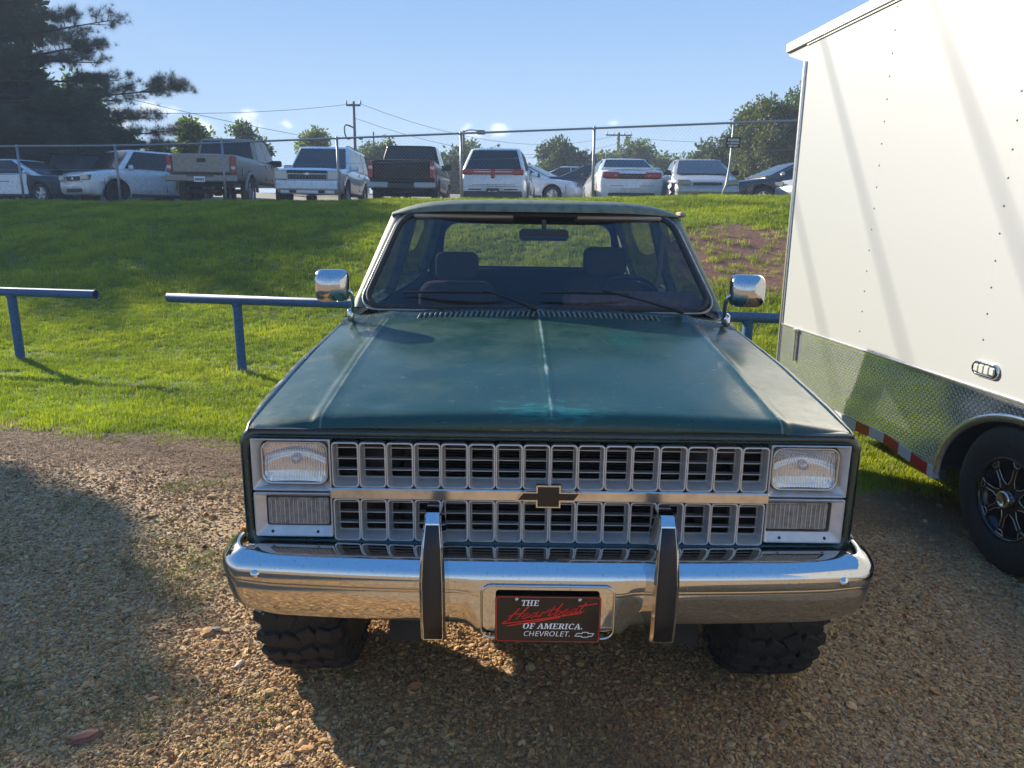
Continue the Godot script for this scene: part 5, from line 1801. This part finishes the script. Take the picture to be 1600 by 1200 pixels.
func pickup_tail(c: Node3D, s: Dictionary, paint: Material, top: float, bot: float, bm: Material, beige: bool) -> void:
	var z: float = -s.L / 2.0
	bx("tailgate", V(0, (top + bot + 0.18) / 2, z - 0.018), V(1.56, top - bot - 0.20, 0.05), 0.015, paint, c)
	bx("tailgate_handle", V(-0.02, top - 0.17, z - 0.045), V(0.24, 0.11, 0.03), 0.012, M.plastic if beige else M.black, c)
	bx("tailgate_gap", V(0, bot + 0.155, z - 0.012), V(1.62, 0.03, 0.03), 0.0, M.dark, c)
	for sd in [-1.0, 1.0]:
		bx("tail_light", V(sd * 0.885, top - 0.28, z + 0.01), V(0.15, 0.46, 0.09), 0.02, M.tail, c)
		bx("reversing_lamp", V(sd * 0.885, top - (0.36 if beige else 0.22), z - 0.028), V(0.12, 0.10, 0.03), 0.01, M.lamp, c)
		bx("bumper_end", V(sd * 0.68, bot + 0.02, z - 0.09), V(0.62, 0.17, 0.16), 0.03, bm, c)
	bx("bumper_center", V(0, bot, z - 0.075), V(0.9, 0.13, 0.14), 0.02, M.plastic if not beige else bm, c)
	bx("tow_bar", V(0, bot - 0.14, z + 0.2), V(1.1, 0.12, 0.2), 0.02, M.dark, c)
	var st := S()
	tube(st, [V(-0.85, s.r, s.wheels[0]), V(0.85, s.r, s.wheels[0])], 0.07)
	box(st, V(0, s.r, s.wheels[0]), V(0.3, 0.26, 0.3), 0.08)
	obj("rear_axle", st, M.mud if beige else M.dark, c)

# ---------------------------------------------------------------- poles and wires
func poles() -> void:
	M.wood = worn(lin(0.13, 0.115, 0.10), 0.95, 0.0, M.fine, 0.6)
	M.cable = mat(lin(0.05, 0.05, 0.052), 0.7)
	var list := [
		["utility pole with insulators above the black pickup", V(-10.35, 2, -50), 6.9, 0.0, 0.10],
		["bare leaning utility pole in front of the trees at left", V(-21.2, 2, -38), 5.7, -0.075, 0.13],
		["utility pole with a crossarm beyond the white sedan", V(9.6, 2, -72), 7.6, 0.0, 0.15],
		["street lamp pole behind the white crossover", V(-4.0, 2, -60), 6.3, 0.0, 0.10],
		["short thin pole beside the insulator pole", V(-10.6, 2, -58), 5.9, 0.0, 0.07],
	]
	for i in list.size():
		var q: Array = list[i]
		var p := thing("street_lamp" if i == 3 else "utility_pole", q[0], "street lamp" if i == 3 else "utility pole", q[1], 0.0)
		p.rotation.z = q[3] * -1.0
		var st := S(true)
		tube(st, [V(0, -0.3, 0), V(0, q[2] * 0.5, 0), V(0, q[2], 0)], [q[4] * 1.2, q[4], q[4] * 0.8], 8)
		obj("pole", st, M.wood, p)
		if i == 0 or i == 2:
			var arm: float = 2.4 if i == 2 else 0.9
			bx("crossarm", V(0, q[2] - 0.25, 0.12), V(arm, 0.12, 0.10), 0.01, M.wood, p)
			for x in [-0.45, 0.45] if i == 0 else [-1.1, -0.5, 0.5, 1.1]:
				st = S(true)
				lathe(st, [[0.06, 0.0], [0.07, 0.1], [0.04, 0.16], [0.05, 0.22], [0.0, 0.26]], 8, Transform3D(Basis(), V(x, q[2] - 0.19, 0.12)))
				obj("insulator", st, M.galv, p)
			if i == 0:
				st = S(true)
				tube(st, smooth_line([V(-0.05, q[2] - 1.6, 0.1), V(-0.55, q[2] - 1.45, 0.1), V(-0.62, q[2] - 1.9, 0.1), V(-0.45, q[2] - 2.3, 0.1), V(-0.1, q[2] - 2.2, 0.1)], 4), 0.05, 5)
				obj("cable_loop", st, M.cable, p)
		if i == 3:
			st = S(true)
			tube(st, smooth_line([V(0, q[2] - 0.1, 0), V(0.5, q[2] + 0.05, 0), V(1.1, q[2], 0)], 4), 0.05, 6)
			obj("lamp_arm", st, M.galv, p)
			bx("lamp_head", V(1.35, q[2] - 0.12, 0), V(0.7, 0.32, 0.4), 0.1, M.plastic, p)
	var W := [
		["power line sagging from the trees at left to the insulator pole", V(-24.5, 6.6, -36), V(-10.4, 8.75, -50), 0.5],
		["steep service wire dropping from the pine to behind the beige pickup", V(-22.5, 8.0, -36), V(-12.8, 6.4, -46), 0.15],
		["upper power line running right from the insulator pole", V(-9.9, 8.75, -50), V(9.2, 9.3, -72), 1.5],
		["lower power line running right from the insulator pole", V(-10.35, 7.9, -50), V(9.8, 8.7, -72), 1.6],
		["long wire crossing behind the notice sign", V(9.9, 9.2, -72), V(40.0, 9.5, -60), 1.0],
	]
	# service cables over the yard, above and left of the picture: their soft shadows fall across the trailer
	var cable := ["service cable overhead whose shadow falls nearest along the trailer side", "service cable overhead whose shadow falls in the middle of the trailer side", "service cable overhead whose shadow falls by the far trailer corner"]
	var mid := [V(-4.86, 7.2, -11.44), V(-4.85, 7.2, -12.72), V(-7.29, 7.2, -15.03)]
	for i in 3: W.append([cable[i], mid[i] + V(0.888, 0, 0.46) * 15.0, mid[i] - V(0.888, 0, 0.46) * 13.0, 0.0])
	for q in W:
		var st := S(true)
		var pts := []
		for i in 15:
			var t := i / 14.0
			pts.append(q[1].lerp(q[2], t) - V(0, 4.0 * q[3] * t * (1.0 - t), 0))
		var at: Vector3 = pts[7]
		tube(st, pts.map(func(v): return v - at), 0.013, 5)
		tag(obj("power_line", st, M.cable, self, at), q[0], "power line", "overhead wires")

# ---------------------------------------------------------------- vegetation
func leaf_cluster(n: int, r: float, l: float, sd: int, wide := 0.55) -> ArrayMesh:
	var rr := RandomNumberGenerator.new()
	rr.seed = sd
	var st := S()
	for i in n:
		var d := V(rr.randfn(), rr.randfn() * 0.8, rr.randfn()).normalized()
		var c := d * r * sqrt(rr.randf())
		var ax := (d + V(rr.randfn(), rr.randfn() - 0.3, rr.randfn()) * 0.8).normalized()
		var sd2 := ax.cross(V(rr.randfn(), rr.randfn(), rr.randfn())).normalized()
		var up := ax.cross(sd2)
		var ll := l * rr.randf_range(0.7, 1.3)
		var a := c
		var b := c + ax * ll * 0.5 + sd2 * ll * wide * 0.5 + up * ll * 0.06
		var e := c + ax * ll
		var f := c + ax * ll * 0.5 - sd2 * ll * wide * 0.5 + up * ll * 0.06
		quad(st, a, b, e, f)
	return done(st)

func copies(called: String, mesh: Mesh, xs: Array, cols: Array, m: Material, parent: Node) -> MultiMeshInstance3D:
	var mm := MultiMesh.new()
	mm.transform_format = MultiMesh.TRANSFORM_3D
	mm.use_colors = true
	mm.mesh = mesh
	mm.instance_count = xs.size()
	for i in xs.size():
		mm.set_instance_transform(i, xs[i])
		mm.set_instance_color(i, cols[i])
	var o := MultiMeshInstance3D.new()
	o.name = called
	o.multimesh = mm
	o.material_override = m
	parent.add_child(o, true)
	o.set_meta("kind", "stuff")
	return o

func spun(rr: RandomNumberGenerator, s: float) -> Basis:
	return Basis(V(rr.randfn(), rr.randfn(), rr.randfn()).normalized(), rr.randf() * TAU).scaled(V(s, s, s))

var leafy_mesh := []

func leafy(label: String, cat: String, at: Vector3, h: float, rx: float, ry: float, n: int, size: float, col: Color, sd: int, low := 0.0, group := "trees beyond the car lot") -> Node3D:
	var rr := RandomNumberGenerator.new()
	rr.seed = sd
	var t := thing("tree", label, cat, at, 0.0, group)
	var cy := h - ry
	var st := S(true)
	var tr := rx * 0.07 + 0.05
	tube(st, [V(0, -0.3, 0), V(0.05, cy * 0.5, 0), V(-0.05, cy, 0.05), V(0.0, cy + ry * 0.5, 0)], [tr * 1.3, tr, tr * 0.75, tr * 0.3], 8)
	var cl := []
	var k := int(12 + rx * 3)
	for i in k:
		var d := V(rr.randfn(), rr.randfn(), rr.randfn()).normalized()
		if d.y < -0.3 and low == 0.0: d.y *= 0.5
		var q := V(d.x * rx, d.y * ry, d.z * rx) * rr.randf_range(0.50, 0.86) + V(0, cy, 0)
		cl.append([q, rr.randf_range(0.30, 0.50) * minf(rx, ry)])
		if i % 2 == 0: tube(st, [V(0, cy * 0.75, 0), V(q.x * 0.5, lerpf(cy * 0.75, q.y, 0.6), q.z * 0.5), q], [tr * 0.5, tr * 0.3, tr * 0.1], 5, false)
	obj("trunk", st, M.bark, t)
	var xs := []
	var cs := []
	for i in n:
		var c: Array = cl[rr.randi() % cl.size()]
		var d := V(rr.randfn(), rr.randfn() * 0.9, rr.randfn()).normalized()
		var q: Vector3 = c[0] + d * c[1] * pow(rr.randf(), 0.45)
		xs.append(Transform3D(spun(rr, size * rr.randf_range(0.7, 1.25)), q))
		var f := rr.randf_range(0.72, 1.25)
		cs.append(Color(col.r * f * rr.randf_range(0.85, 1.2), col.g * f, col.b * f * rr.randf_range(0.8, 1.1)))
	copies("crown", leafy_mesh[sd % 3], xs, cs, M.leaf, t)
	return t

func pine(label: String, at: Vector3, h: float, reach: float, sd: int) -> void:
	var rr := RandomNumberGenerator.new()
	rr.seed = sd
	var t := thing("pine_tree", label, "pine tree", at, 0.0)
	var st := S(true)
	tube(st, [V(0, -0.3, 0), V(0.1, h * 0.4, 0), V(-0.1, h * 0.75, 0), V(0, h, 0)], [0.30, 0.24, 0.14, 0.03], 10)
	obj("trunk", st, M.bark, t)
	# a tuft of long needles
	var tf := S()
	for i in 44:
		var d := V(rr.randfn(), rr.randfn(), rr.randfn() + 0.7).normalized()
		var sd2 := d.cross(V(rr.randfn(), rr.randfn(), rr.randfn())).normalized() * 0.011
		var l := rr.randf_range(0.75, 1.1)
		tri(tf, -sd2, sd2, d * l)
	var tuft := done(tf)
	var xs := []
	var cs := []
	var br := S(true)
	var y := 1.7
	var n := 0
	while y < h - 0.4:
		var u := (y - 1.7) / (h - 1.7)
		var len := reach * (1.0 - pow(u, 1.8) * 0.75) * rr.randf_range(0.75, 1.1)
		var a := n * 2.4 + rr.randf() * 0.6
		var dr := V(cos(a), 0, sin(a))
		var p0 := V(0, y, 0)
		var p1 := p0 + dr * len * 0.5 + V(0, 0.05 * len, 0)
		var p2 := p0 + dr * len + V(0, 0.12 * len, 0)
		tube(br, [p0, p1, p2], [0.07, 0.045, 0.012], 5, false)
		for j in int(len * 4.4):
			var f := rr.randf_range(0.25, 1.0)
			var q := p0.lerp(p1, f * 2) if f < 0.5 else p1.lerp(p2, f * 2 - 1)
			var side := dr.cross(Vector3.UP) * signf(rr.randf() - 0.5)
			var e := q + (side * rr.randf_range(0.5, 1.0) + dr * 0.5 + V(0, rr.randf_range(0.0, 0.35), 0)) * len * 0.28 * (1.2 - f * 0.6)
			tube(br, [q, e], [0.018, 0.006], 4, false)
			for k in 14:
				var g := rr.randf_range(0.35, 1.02)
				var w := q.lerp(e, g) + V(rr.randfn(), rr.randfn() * 0.7, rr.randfn()) * 0.12
				var b := Basis.looking_at(-(e - q + V(rr.randfn(), rr.randfn() + 0.8, rr.randfn()) * 0.5).normalized(), Vector3.UP)
				xs.append(Transform3D(b * Basis.from_scale(Vector3.ONE * rr.randf_range(0.22, 0.34)), w))
				var s := rr.randf_range(0.7, 1.3)
				cs.append(Color(0.050 * s, 0.072 * s, 0.034 * s))
		y += rr.randf_range(0.13, 0.24)
		n += 1
	obj("limb", br, M.bark, t)
	copies("crown", tuft, xs, cs, M.needle, t)

func trees() -> void:
	M.bark = worn(lin(0.11, 0.085, 0.065), 0.95, 0.0, M.fine, 1.0)
	M.leaf = mat(Color.WHITE, 0.55)
	M.leaf.vertex_color_use_as_albedo = true
	M.leaf.backlight_enabled = true
	M.leaf.backlight = lin(0.75, 0.9, 0.2)
	M.needle = mat(Color.WHITE, 0.6)
	M.needle.vertex_color_use_as_albedo = true
	for i in 3: leafy_mesh.append(leaf_cluster(16, 0.55, 0.42, 40 + i))
	pine("tall pine with drooping needle clusters reaching in at the top left", V(-21.2, 2, -31.0), 8.9, 7.7, 5)
	var dk := Color(0.060, 0.084, 0.034)
	var md := Color(0.080, 0.112, 0.034)
	var br := Color(0.17, 0.20, 0.035)
	# left of the picture
	leafy("dense dark tree behind the leaning pole at left", "tree", V(-23.4, 2, -41), 6.3, 2.8, 2.9, 2300, 0.55, md, 11, 1.0)
	leafy("broad dark tree behind the pine and the white coupe", "tree", V(-28.0, 2, -42), 7.2, 3.6, 3.3, 2300, 0.6, md.lerp(br, 0.25), 12, 1.0)
	leafy("hazy tree at the far left edge above the coupe", "tree", V(-32.5, 2, -43), 7.0, 3.2, 3.2, 1300, 0.85, md, 13, 1.0)
	leafy("small bright yellow-green tree above the beige pickup", "tree", V(-15.4, 2, -38), 4.1, 1.25, 1.4, 420, 0.55, br, 14, 1.0)
	leafy("low olive bush-like tree left of the bright yellow-green tree", "tree", V(-17.4, 2, -40), 3.4, 1.7, 1.1, 380, 0.6, md, 15, 1.0)
	leafy("treetop just showing over the beige pickup cab", "tree", V(-17.9, 2, -52), 5.5, 1.5, 1.4, 260, 0.6, md, 16, 1.0)
	leafy("sparse treetop over the large white SUV", "tree", V(-13.4, 2, -52), 5.3, 1.1, 1.2, 220, 0.55, br, 17, 1.0)
	leafy("treetop between the large white SUV and the black pickup", "tree", V(-9.8, 2, -56), 5.4, 1.9, 1.7, 420, 0.6, md, 18, 1.0)
	# middle
	leafy("round dark tree right of the black pickup cab", "tree", V(-4.4, 2, -62), 5.6, 2.6, 2.4, 700, 0.7, dk, 19, 1.0)
	leafy("second dark tree behind the lamp pole", "tree", V(-1.6, 2, -66), 5.8, 2.2, 2.5, 600, 0.7, dk, 20, 1.0)
	leafy("small treetop right of the lamp pole", "tree", V(2.0, 2, -70), 5.0, 1.6, 1.8, 340, 0.7, md, 21, 1.0)
	leafy("tall dark cedar-like tree above the small white sedan", "tree", V(3.6, 2, -58), 5.4, 2.0, 2.4, 1300, 0.65, dk, 22, 1.0)
	leafy("light green tree right of the dark cedar-like tree", "tree", V(8.2, 2, -66), 4.9, 3.0, 2.5, 1000, 0.7, br.lerp(md, 0.5), 23, 1.0)
	leafy("yellow-green tree by the crossarm pole", "tree", V(11.2, 2, -70), 6.5, 2.8, 2.8, 1200, 0.75, br.lerp(md, 0.4), 24, 1.0)
	leafy("round green tree behind the lamp-panel sedan", "tree", V(15.2, 2, -72), 5.7, 3.0, 2.5, 1100, 0.8, md, 25, 1.0)
	leafy("low dark tree left of the silver compact", "tree", V(14.8, 2, -60), 4.0, 2.6, 1.7, 600, 0.7, dk, 26, 1.0)
	# right
	leafy("rounded lower tree above the silver compact", "tree", V(12.8, 2, -46), 4.9, 2.7, 2.3, 2200, 0.48, dk, 27, 1.0)
	leafy("big olive-leaved tree behind the notice sign", "tree", V(14.2, 2, -40), 6.9, 3.2, 3.0, 4200, 0.42, Color(0.085, 0.098, 0.036), 28, 1.0)
	leafy("tall tree with an uneven top near the trailer", "tree", V(17.8, 2, -45), 8.3, 3.0, 3.5, 3800, 0.48, md, 29, 1.0)
	leafy("dark tree filling in beside the trailer edge", "tree", V(18.4, 2, -38), 5.8, 3.2, 2.9, 3200, 0.45, dk, 30, 1.0)
	leafy("bright feathery treetop at the trailer edge", "tree", V(21.2, 2, -48), 8.6, 2.2, 3.2, 1900, 0.48, br.lerp(md, 0.4), 31, 1.0)
	leafy("second dark tree in the row above the silver compact", "tree", V(16.0, 2, -52), 6.2, 3.4, 3.0, 1400, 0.7, dk, 32, 1.0)
	# left of the frame: these throw the shade on the bank and on the gravel
	var out := "trees left of the picture that shade the bank"
	var k := 0
	for q in [[-25.2, -37.0, 13.2, 3.1], [-29.0, -36.0, 13.2, 4.0], [-32.5, -36.5, 12.6, 4.2], [-38, -36.5, 12.2, 4.4], [-44, -36, 11.9, 4.6], [-50, -35.0, 11.7, 4.8]]:
		leafy(["tall tree rising right behind the pine at the left edge", "tall tree next to the left of the one behind the pine", "third tree leftwards from the pine in the shading row", "fourth tree leftwards from the pine in the shading row", "fifth tree leftwards from the pine in the shading row", "outermost tree of the shading row, farthest left of the pine"][k], "tree", V(q[0], 2, q[1]), q[2], q[3], 4.8, 4600 if k == 0 else 5600, 0.80, dk.lerp(md, 0.6), 60 + k, 1.0, out)
		k += 1
	leafy("broad flat-crowned tree beside the yard, left of the picture", "tree", V(-15.35, 0.9, -12.1), 6.5, 2.35, 1.5, 17000, 0.46, md, 70, 1.0, "")

# ---------------------------------------------------------------- gravel, weeds, grass
func stone(sd: int) -> ArrayMesh:
	var rr := RandomNumberGenerator.new()
	rr.seed = sd
	var rows := []
	for i in range(1, 4):
		var a := PI * i / 4.0 - PI / 2
		var row := PackedVector3Array()
		for j in 7:
			var b := TAU * (j + 0.5 * (i % 2)) / 7.0
			var r := rr.randf_range(0.75, 1.12)
			row.append(V(cos(a) * cos(b) * r, sin(a) * 0.62 * rr.randf_range(0.85, 1.1), cos(a) * -sin(b) * r * 0.78))
		rows.append(row)
	var st := S()
	grid(st, rows, true)
	var top := V(0, 0.55, 0)
	for j in 7: tri(st, rows[2][j], top, rows[2][(j + 1) % 7])
	return done(st)

func gravel() -> void:
	var rr := RandomNumberGenerator.new()
	rr.seed = 77
	M.stone = mat(Color.WHITE, 0.85)
	M.stone.vertex_color_use_as_albedo = true
	var pal := [Color(0.40, 0.25, 0.11), Color(0.46, 0.31, 0.15), Color(0.37, 0.21, 0.09), Color(0.29, 0.14, 0.065), Color(0.43, 0.30, 0.16), Color(0.26, 0.18, 0.11), Color(0.43, 0.25, 0.105), Color(0.45, 0.33, 0.19), Color(0.25, 0.155, 0.08), Color(0.40, 0.26, 0.12)]
	for v in 4:
		var xs := []
		var cs := []
		while xs.size() < 66000:
			var r := exp(rr.randf_range(log(1.25), log(8.0)))
			var a := rr.randf_range(-0.95, 0.95)
			var x := sin(a) * r
			var z := -cos(a) * r
			if along(x, z) < lawn_edge(x) + rr.randf_range(-0.1, 0.5): continue
			if lumps.get_noise_2d(x * 22.0 + 300.0, z * 22.0) < rr.randf_range(-0.75, 0.05) and rr.randf() < 0.8: continue
			var s := 0.0050 * exp(absf(rr.randfn()) * 0.42 + rr.randf_range(-0.15, 0.1)) * (1.0 + 0.05 * r)
			if rr.randf() < 0.004: s *= 1.9
			var b := Basis(V(rr.randfn(), rr.randfn() * 3.0, rr.randfn()).normalized(), rr.randf() * TAU) * Basis.from_scale(V(s * rr.randf_range(0.9, 1.5), s * rr.randf_range(0.42, 0.8), s))
			xs.append(Transform3D(b, V(x, land(x, z) + s * rr.randf_range(-0.15, 0.25), z)))
			var c: Color = pal[rr.randi() % pal.size()]
			var f := rr.randf_range(0.75, 1.15)
			f *= 1.12
			cs.append(Color(c.r * f * 1.06, c.g * f * 0.98, c.b * f * 0.84))
		copies("gravel", stone(100 + v), xs, cs, M.stone, self)
	# single stones big enough to pick out
	for q in [["reddish brown flat stone, the largest at the lower left corner", -1.47, -2.24, 0.055, Color(0.22, 0.095, 0.06), 0.5], ["pale cream stone lying left of the front tyre", -1.10, -2.69, 0.026, Color(0.50, 0.42, 0.33), 1.4], ["grey stone lying alone at the lower left, by the weeds", -1.30, -2.95, 0.024, Color(0.28, 0.24, 0.2), 0.2], ["tan wedge-shaped stone lit between the shadows", -0.62, -2.27, 0.028, Color(0.42, 0.27, 0.15), 2.2]]:
		var m := mat(Color(q[4].r, q[4].g, q[4].b).linear_to_srgb(), 0.85)
		var o := obj("stone", stone(int(q[3] * 1000)), m, self, V(q[1], q[3] * 0.2, q[2]))
		o.basis = Basis(Vector3.UP, q[5]) * Basis.from_scale(V(q[3] * 1.3, q[3] * 0.7, q[3] * 0.75))
		tag(o, q[0], "stone")

func tuft(n: int, h: float, spread: float, w: float, sd: int, lean := 0.5) -> ArrayMesh:
	var rr := RandomNumberGenerator.new()
	rr.seed = sd
	var st := S()
	for i in n:
		var a := rr.randf() * TAU
		var c := V(rr.randfn(), 0, rr.randfn()) * spread * 0.5
		var d := V(cos(a), 0, sin(a))
		var sd2 := V(-d.z, 0, d.x) * w * 0.5
		var hh := h * rr.randf_range(0.6, 1.2)
		var l := hh * lean * rr.randf_range(0.2, 1.4)
		var m := c + d * l * 0.35 + V(0, hh * 0.62, 0)
		var e := c + d * l + V(0, hh * 0.95, 0)
		quad(st, c - sd2, c + sd2, m + sd2 * 0.8, m - sd2 * 0.8)
		tri(st, m - sd2 * 0.8, m + sd2 * 0.8, e)
	return done(st)

func patch(x: float, z: float) -> float:     # bare red dirt on the right of the bank
	return 1.0 - pow((x - 3.75) / 1.3, 2.0) - pow((z + 12.5) / 1.7, 2.0) + 0.45 * lumps.get_noise_2d(x * 25.0, z * 25.0)

func grass() -> void:
	var rr := RandomNumberGenerator.new()
	rr.seed = 99
	M.blade = mat(Color.WHITE, 0.6)
	M.blade.vertex_color_use_as_albedo = true
	M.blade.backlight_enabled = true
	M.blade.backlight = lin(0.75, 0.85, 0.12)
	var thin := FastNoiseLite.new()
	thin.frequency = 0.45
	thin.seed = 8
	for band in [[-4.95, -10.5, -10.0, 4.5, 44000, 0.85], [-10.5, -18.9, -17.5, 9.5, 52000, 1.25]]:
		for v in 2:
			var xs := []
			var cs := []
			while xs.size() < int(band[4] / 2):
				var x := rr.randf_range(band[2], band[3])
				var u := rr.randf_range(band[1], band[0])
				var z := u + 0.19 * x
				if u > lawn_edge(x) + rr.randf_range(-0.35, 0.12): continue
				var th := thin.get_noise_2d(x * 1.2, z * 1.2)
				if rr.randf() < -th * 0.9 - 0.05: continue
				if patch(x, z) > rr.randf_range(-0.1, 0.3) and rr.randf() < 0.86: continue
				# worn turf round the posts
				var bare := false
				for p in [[-6.06, -9.0], [-3.12, -8.35]]:
					if Vector2(x - p[0], z - p[1]).length() < 0.3 and rr.randf() < 0.6: bare = true
				if absf(u + 7.05 + 0.25 * thin.get_noise_2d(x * 0.8, 5.0)) < 0.13 and rr.randf() < 0.55: bare = true
				if absf(u + 8.0 + 0.2 * thin.get_noise_2d(x * 0.8, 25.0)) < 0.16 and rr.randf() < 0.40: bare = true
				if bare: continue
				var s: float = band[5] * rr.randf_range(0.7, 1.2) * (1.0 + 0.25 * th)
				xs.append(Transform3D(Basis(Vector3.UP, rr.randf() * TAU) * Basis.from_scale(V(s, s * rr.randf_range(0.7, 1.2), s)), V(x, land(x, z) - 0.004, z)))
				var f := rr.randf_range(0.75, 1.25)
				var big := lumps.get_noise_2d(x * 11.0 + 70.0, z * 16.0)
				var yel := clampf(rr.randf() * 0.5 + th * 0.6 + big * 0.7, 0.0, 1.2)
				f *= 1.0 + 0.35 * big
				if rr.randf() < 0.05: yel = 1.6
				cs.append(Color((0.255 + 0.12 * yel) * f, (0.32 + 0.06 * yel) * f, 0.030 * f))
			tag(copies("grass", tuft(16, 0.062, 0.075, 0.0055, 200 + v), xs, cs, M.blade, self), "short mown grass on the lawn" if band[0] > -9 else "short grass covering the bank", "", "", "stuff")
	# brown dead grass where the lawn meets the gravel
	var xs := []
	var cs := []
	M.straw = mat(Color.WHITE, 0.85)
	M.straw.vertex_color_use_as_albedo = true
	while xs.size() < 15000:
		var x := rr.randf_range(-7.0, 3.2)
		var u := lawn_edge(x) + absf(rr.randfn()) * 0.42 - 0.12
		var z := u + 0.19 * x
		var s := rr.randf_range(0.5, 1.0)
		xs.append(Transform3D(Basis(Vector3.UP, rr.randf() * TAU) * Basis.from_scale(V(s, s * 0.6, s)), V(x, land(x, z), z)))
		var f := rr.randf_range(0.7, 1.3)
		cs.append(Color(0.30 * f, 0.18 * f, 0.095 * f))
	tag(copies("dry_grass", tuft(12, 0.04, 0.09, 0.004, 210, 1.6), xs, cs, M.straw, self), "dead brown grass along the lawn edge", "", "", "stuff")
	# weeds coming up through the gravel
	xs = []
	cs = []
	while xs.size() < 620:
		var x := rr.randf_range(-2.9, 0.6)
		var z := rr.randf_range(-4.9, -1.5)
		if thin.get_noise_2d(x * 3.0 + 40.0, z * 3.0) < rr.randf_range(0.05, 0.5): continue
		if x > -0.55 and rr.randf() < 0.75: continue
		var s := rr.randf_range(0.35, 0.9)
		xs.append(Transform3D(Basis(Vector3.UP, rr.randf() * TAU) * Basis.from_scale(V(s, s * rr.randf_range(0.5, 1.0), s)), V(x, 0.004, z)))
		var f := rr.randf_range(0.7, 1.2)
		cs.append(Color(0.15 * f, 0.17 * f, 0.035 * f))
	tag(copies("weeds", tuft(11, 0.05, 0.07, 0.0042, 220, 1.3), xs, cs, M.blade, self), "low weeds coming up through the gravel", "", "", "stuff")
	# dead weed stalks in the shade before the SUV
	xs = []
	cs = []
	for i in 60:
		var x := rr.randfn() * 0.18 + 0.30
		var z := rr.randfn() * 0.14 - 2.12
		var s := rr.randf_range(0.8, 1.5)
		xs.append(Transform3D(Basis(Vector3.UP, rr.randf() * TAU) * Basis.from_scale(V(s, s, s)), V(x, 0.004, z)))
		cs.append(Color(0.2, 0.14, 0.085))
	tag(copies("dry_weeds", tuft(9, 0.05, 0.09, 0.002, 230, 1.9), xs, cs, M.straw, self), "dry weed stalks in the shade in front of the SUV", "", "", "stuff")
	# red dirt where the bank is bare
	M.dirt = mat(Color.WHITE, 0.95)
	M.dirt.albedo_texture = noise_tex(0.04, [[0.0, lin(0.09, 0.035, 0.02)], [0.5, lin(0.17, 0.07, 0.04)], [1.0, lin(0.27, 0.14, 0.085)]], 512)
	tri_map(M.dirt, 0.5)
	var st := S(true)
	var d := 0.12
	for i in 36:
		for j in 50:
			var x := 1.9 + i * d
			var z := -15.0 + j * d
			if patch(x + d / 2, z + d / 2) < -0.15: continue
			var q := func(a, b): return V(a, land(a, b) + 0.006, b)
			quad(st, q.call(x, z), q.call(x + d, z), q.call(x + d, z + d), q.call(x, z + d))
	tag(obj("bare_dirt", st, M.dirt), "bare red dirt patch on the right of the bank", "", "", "structure")
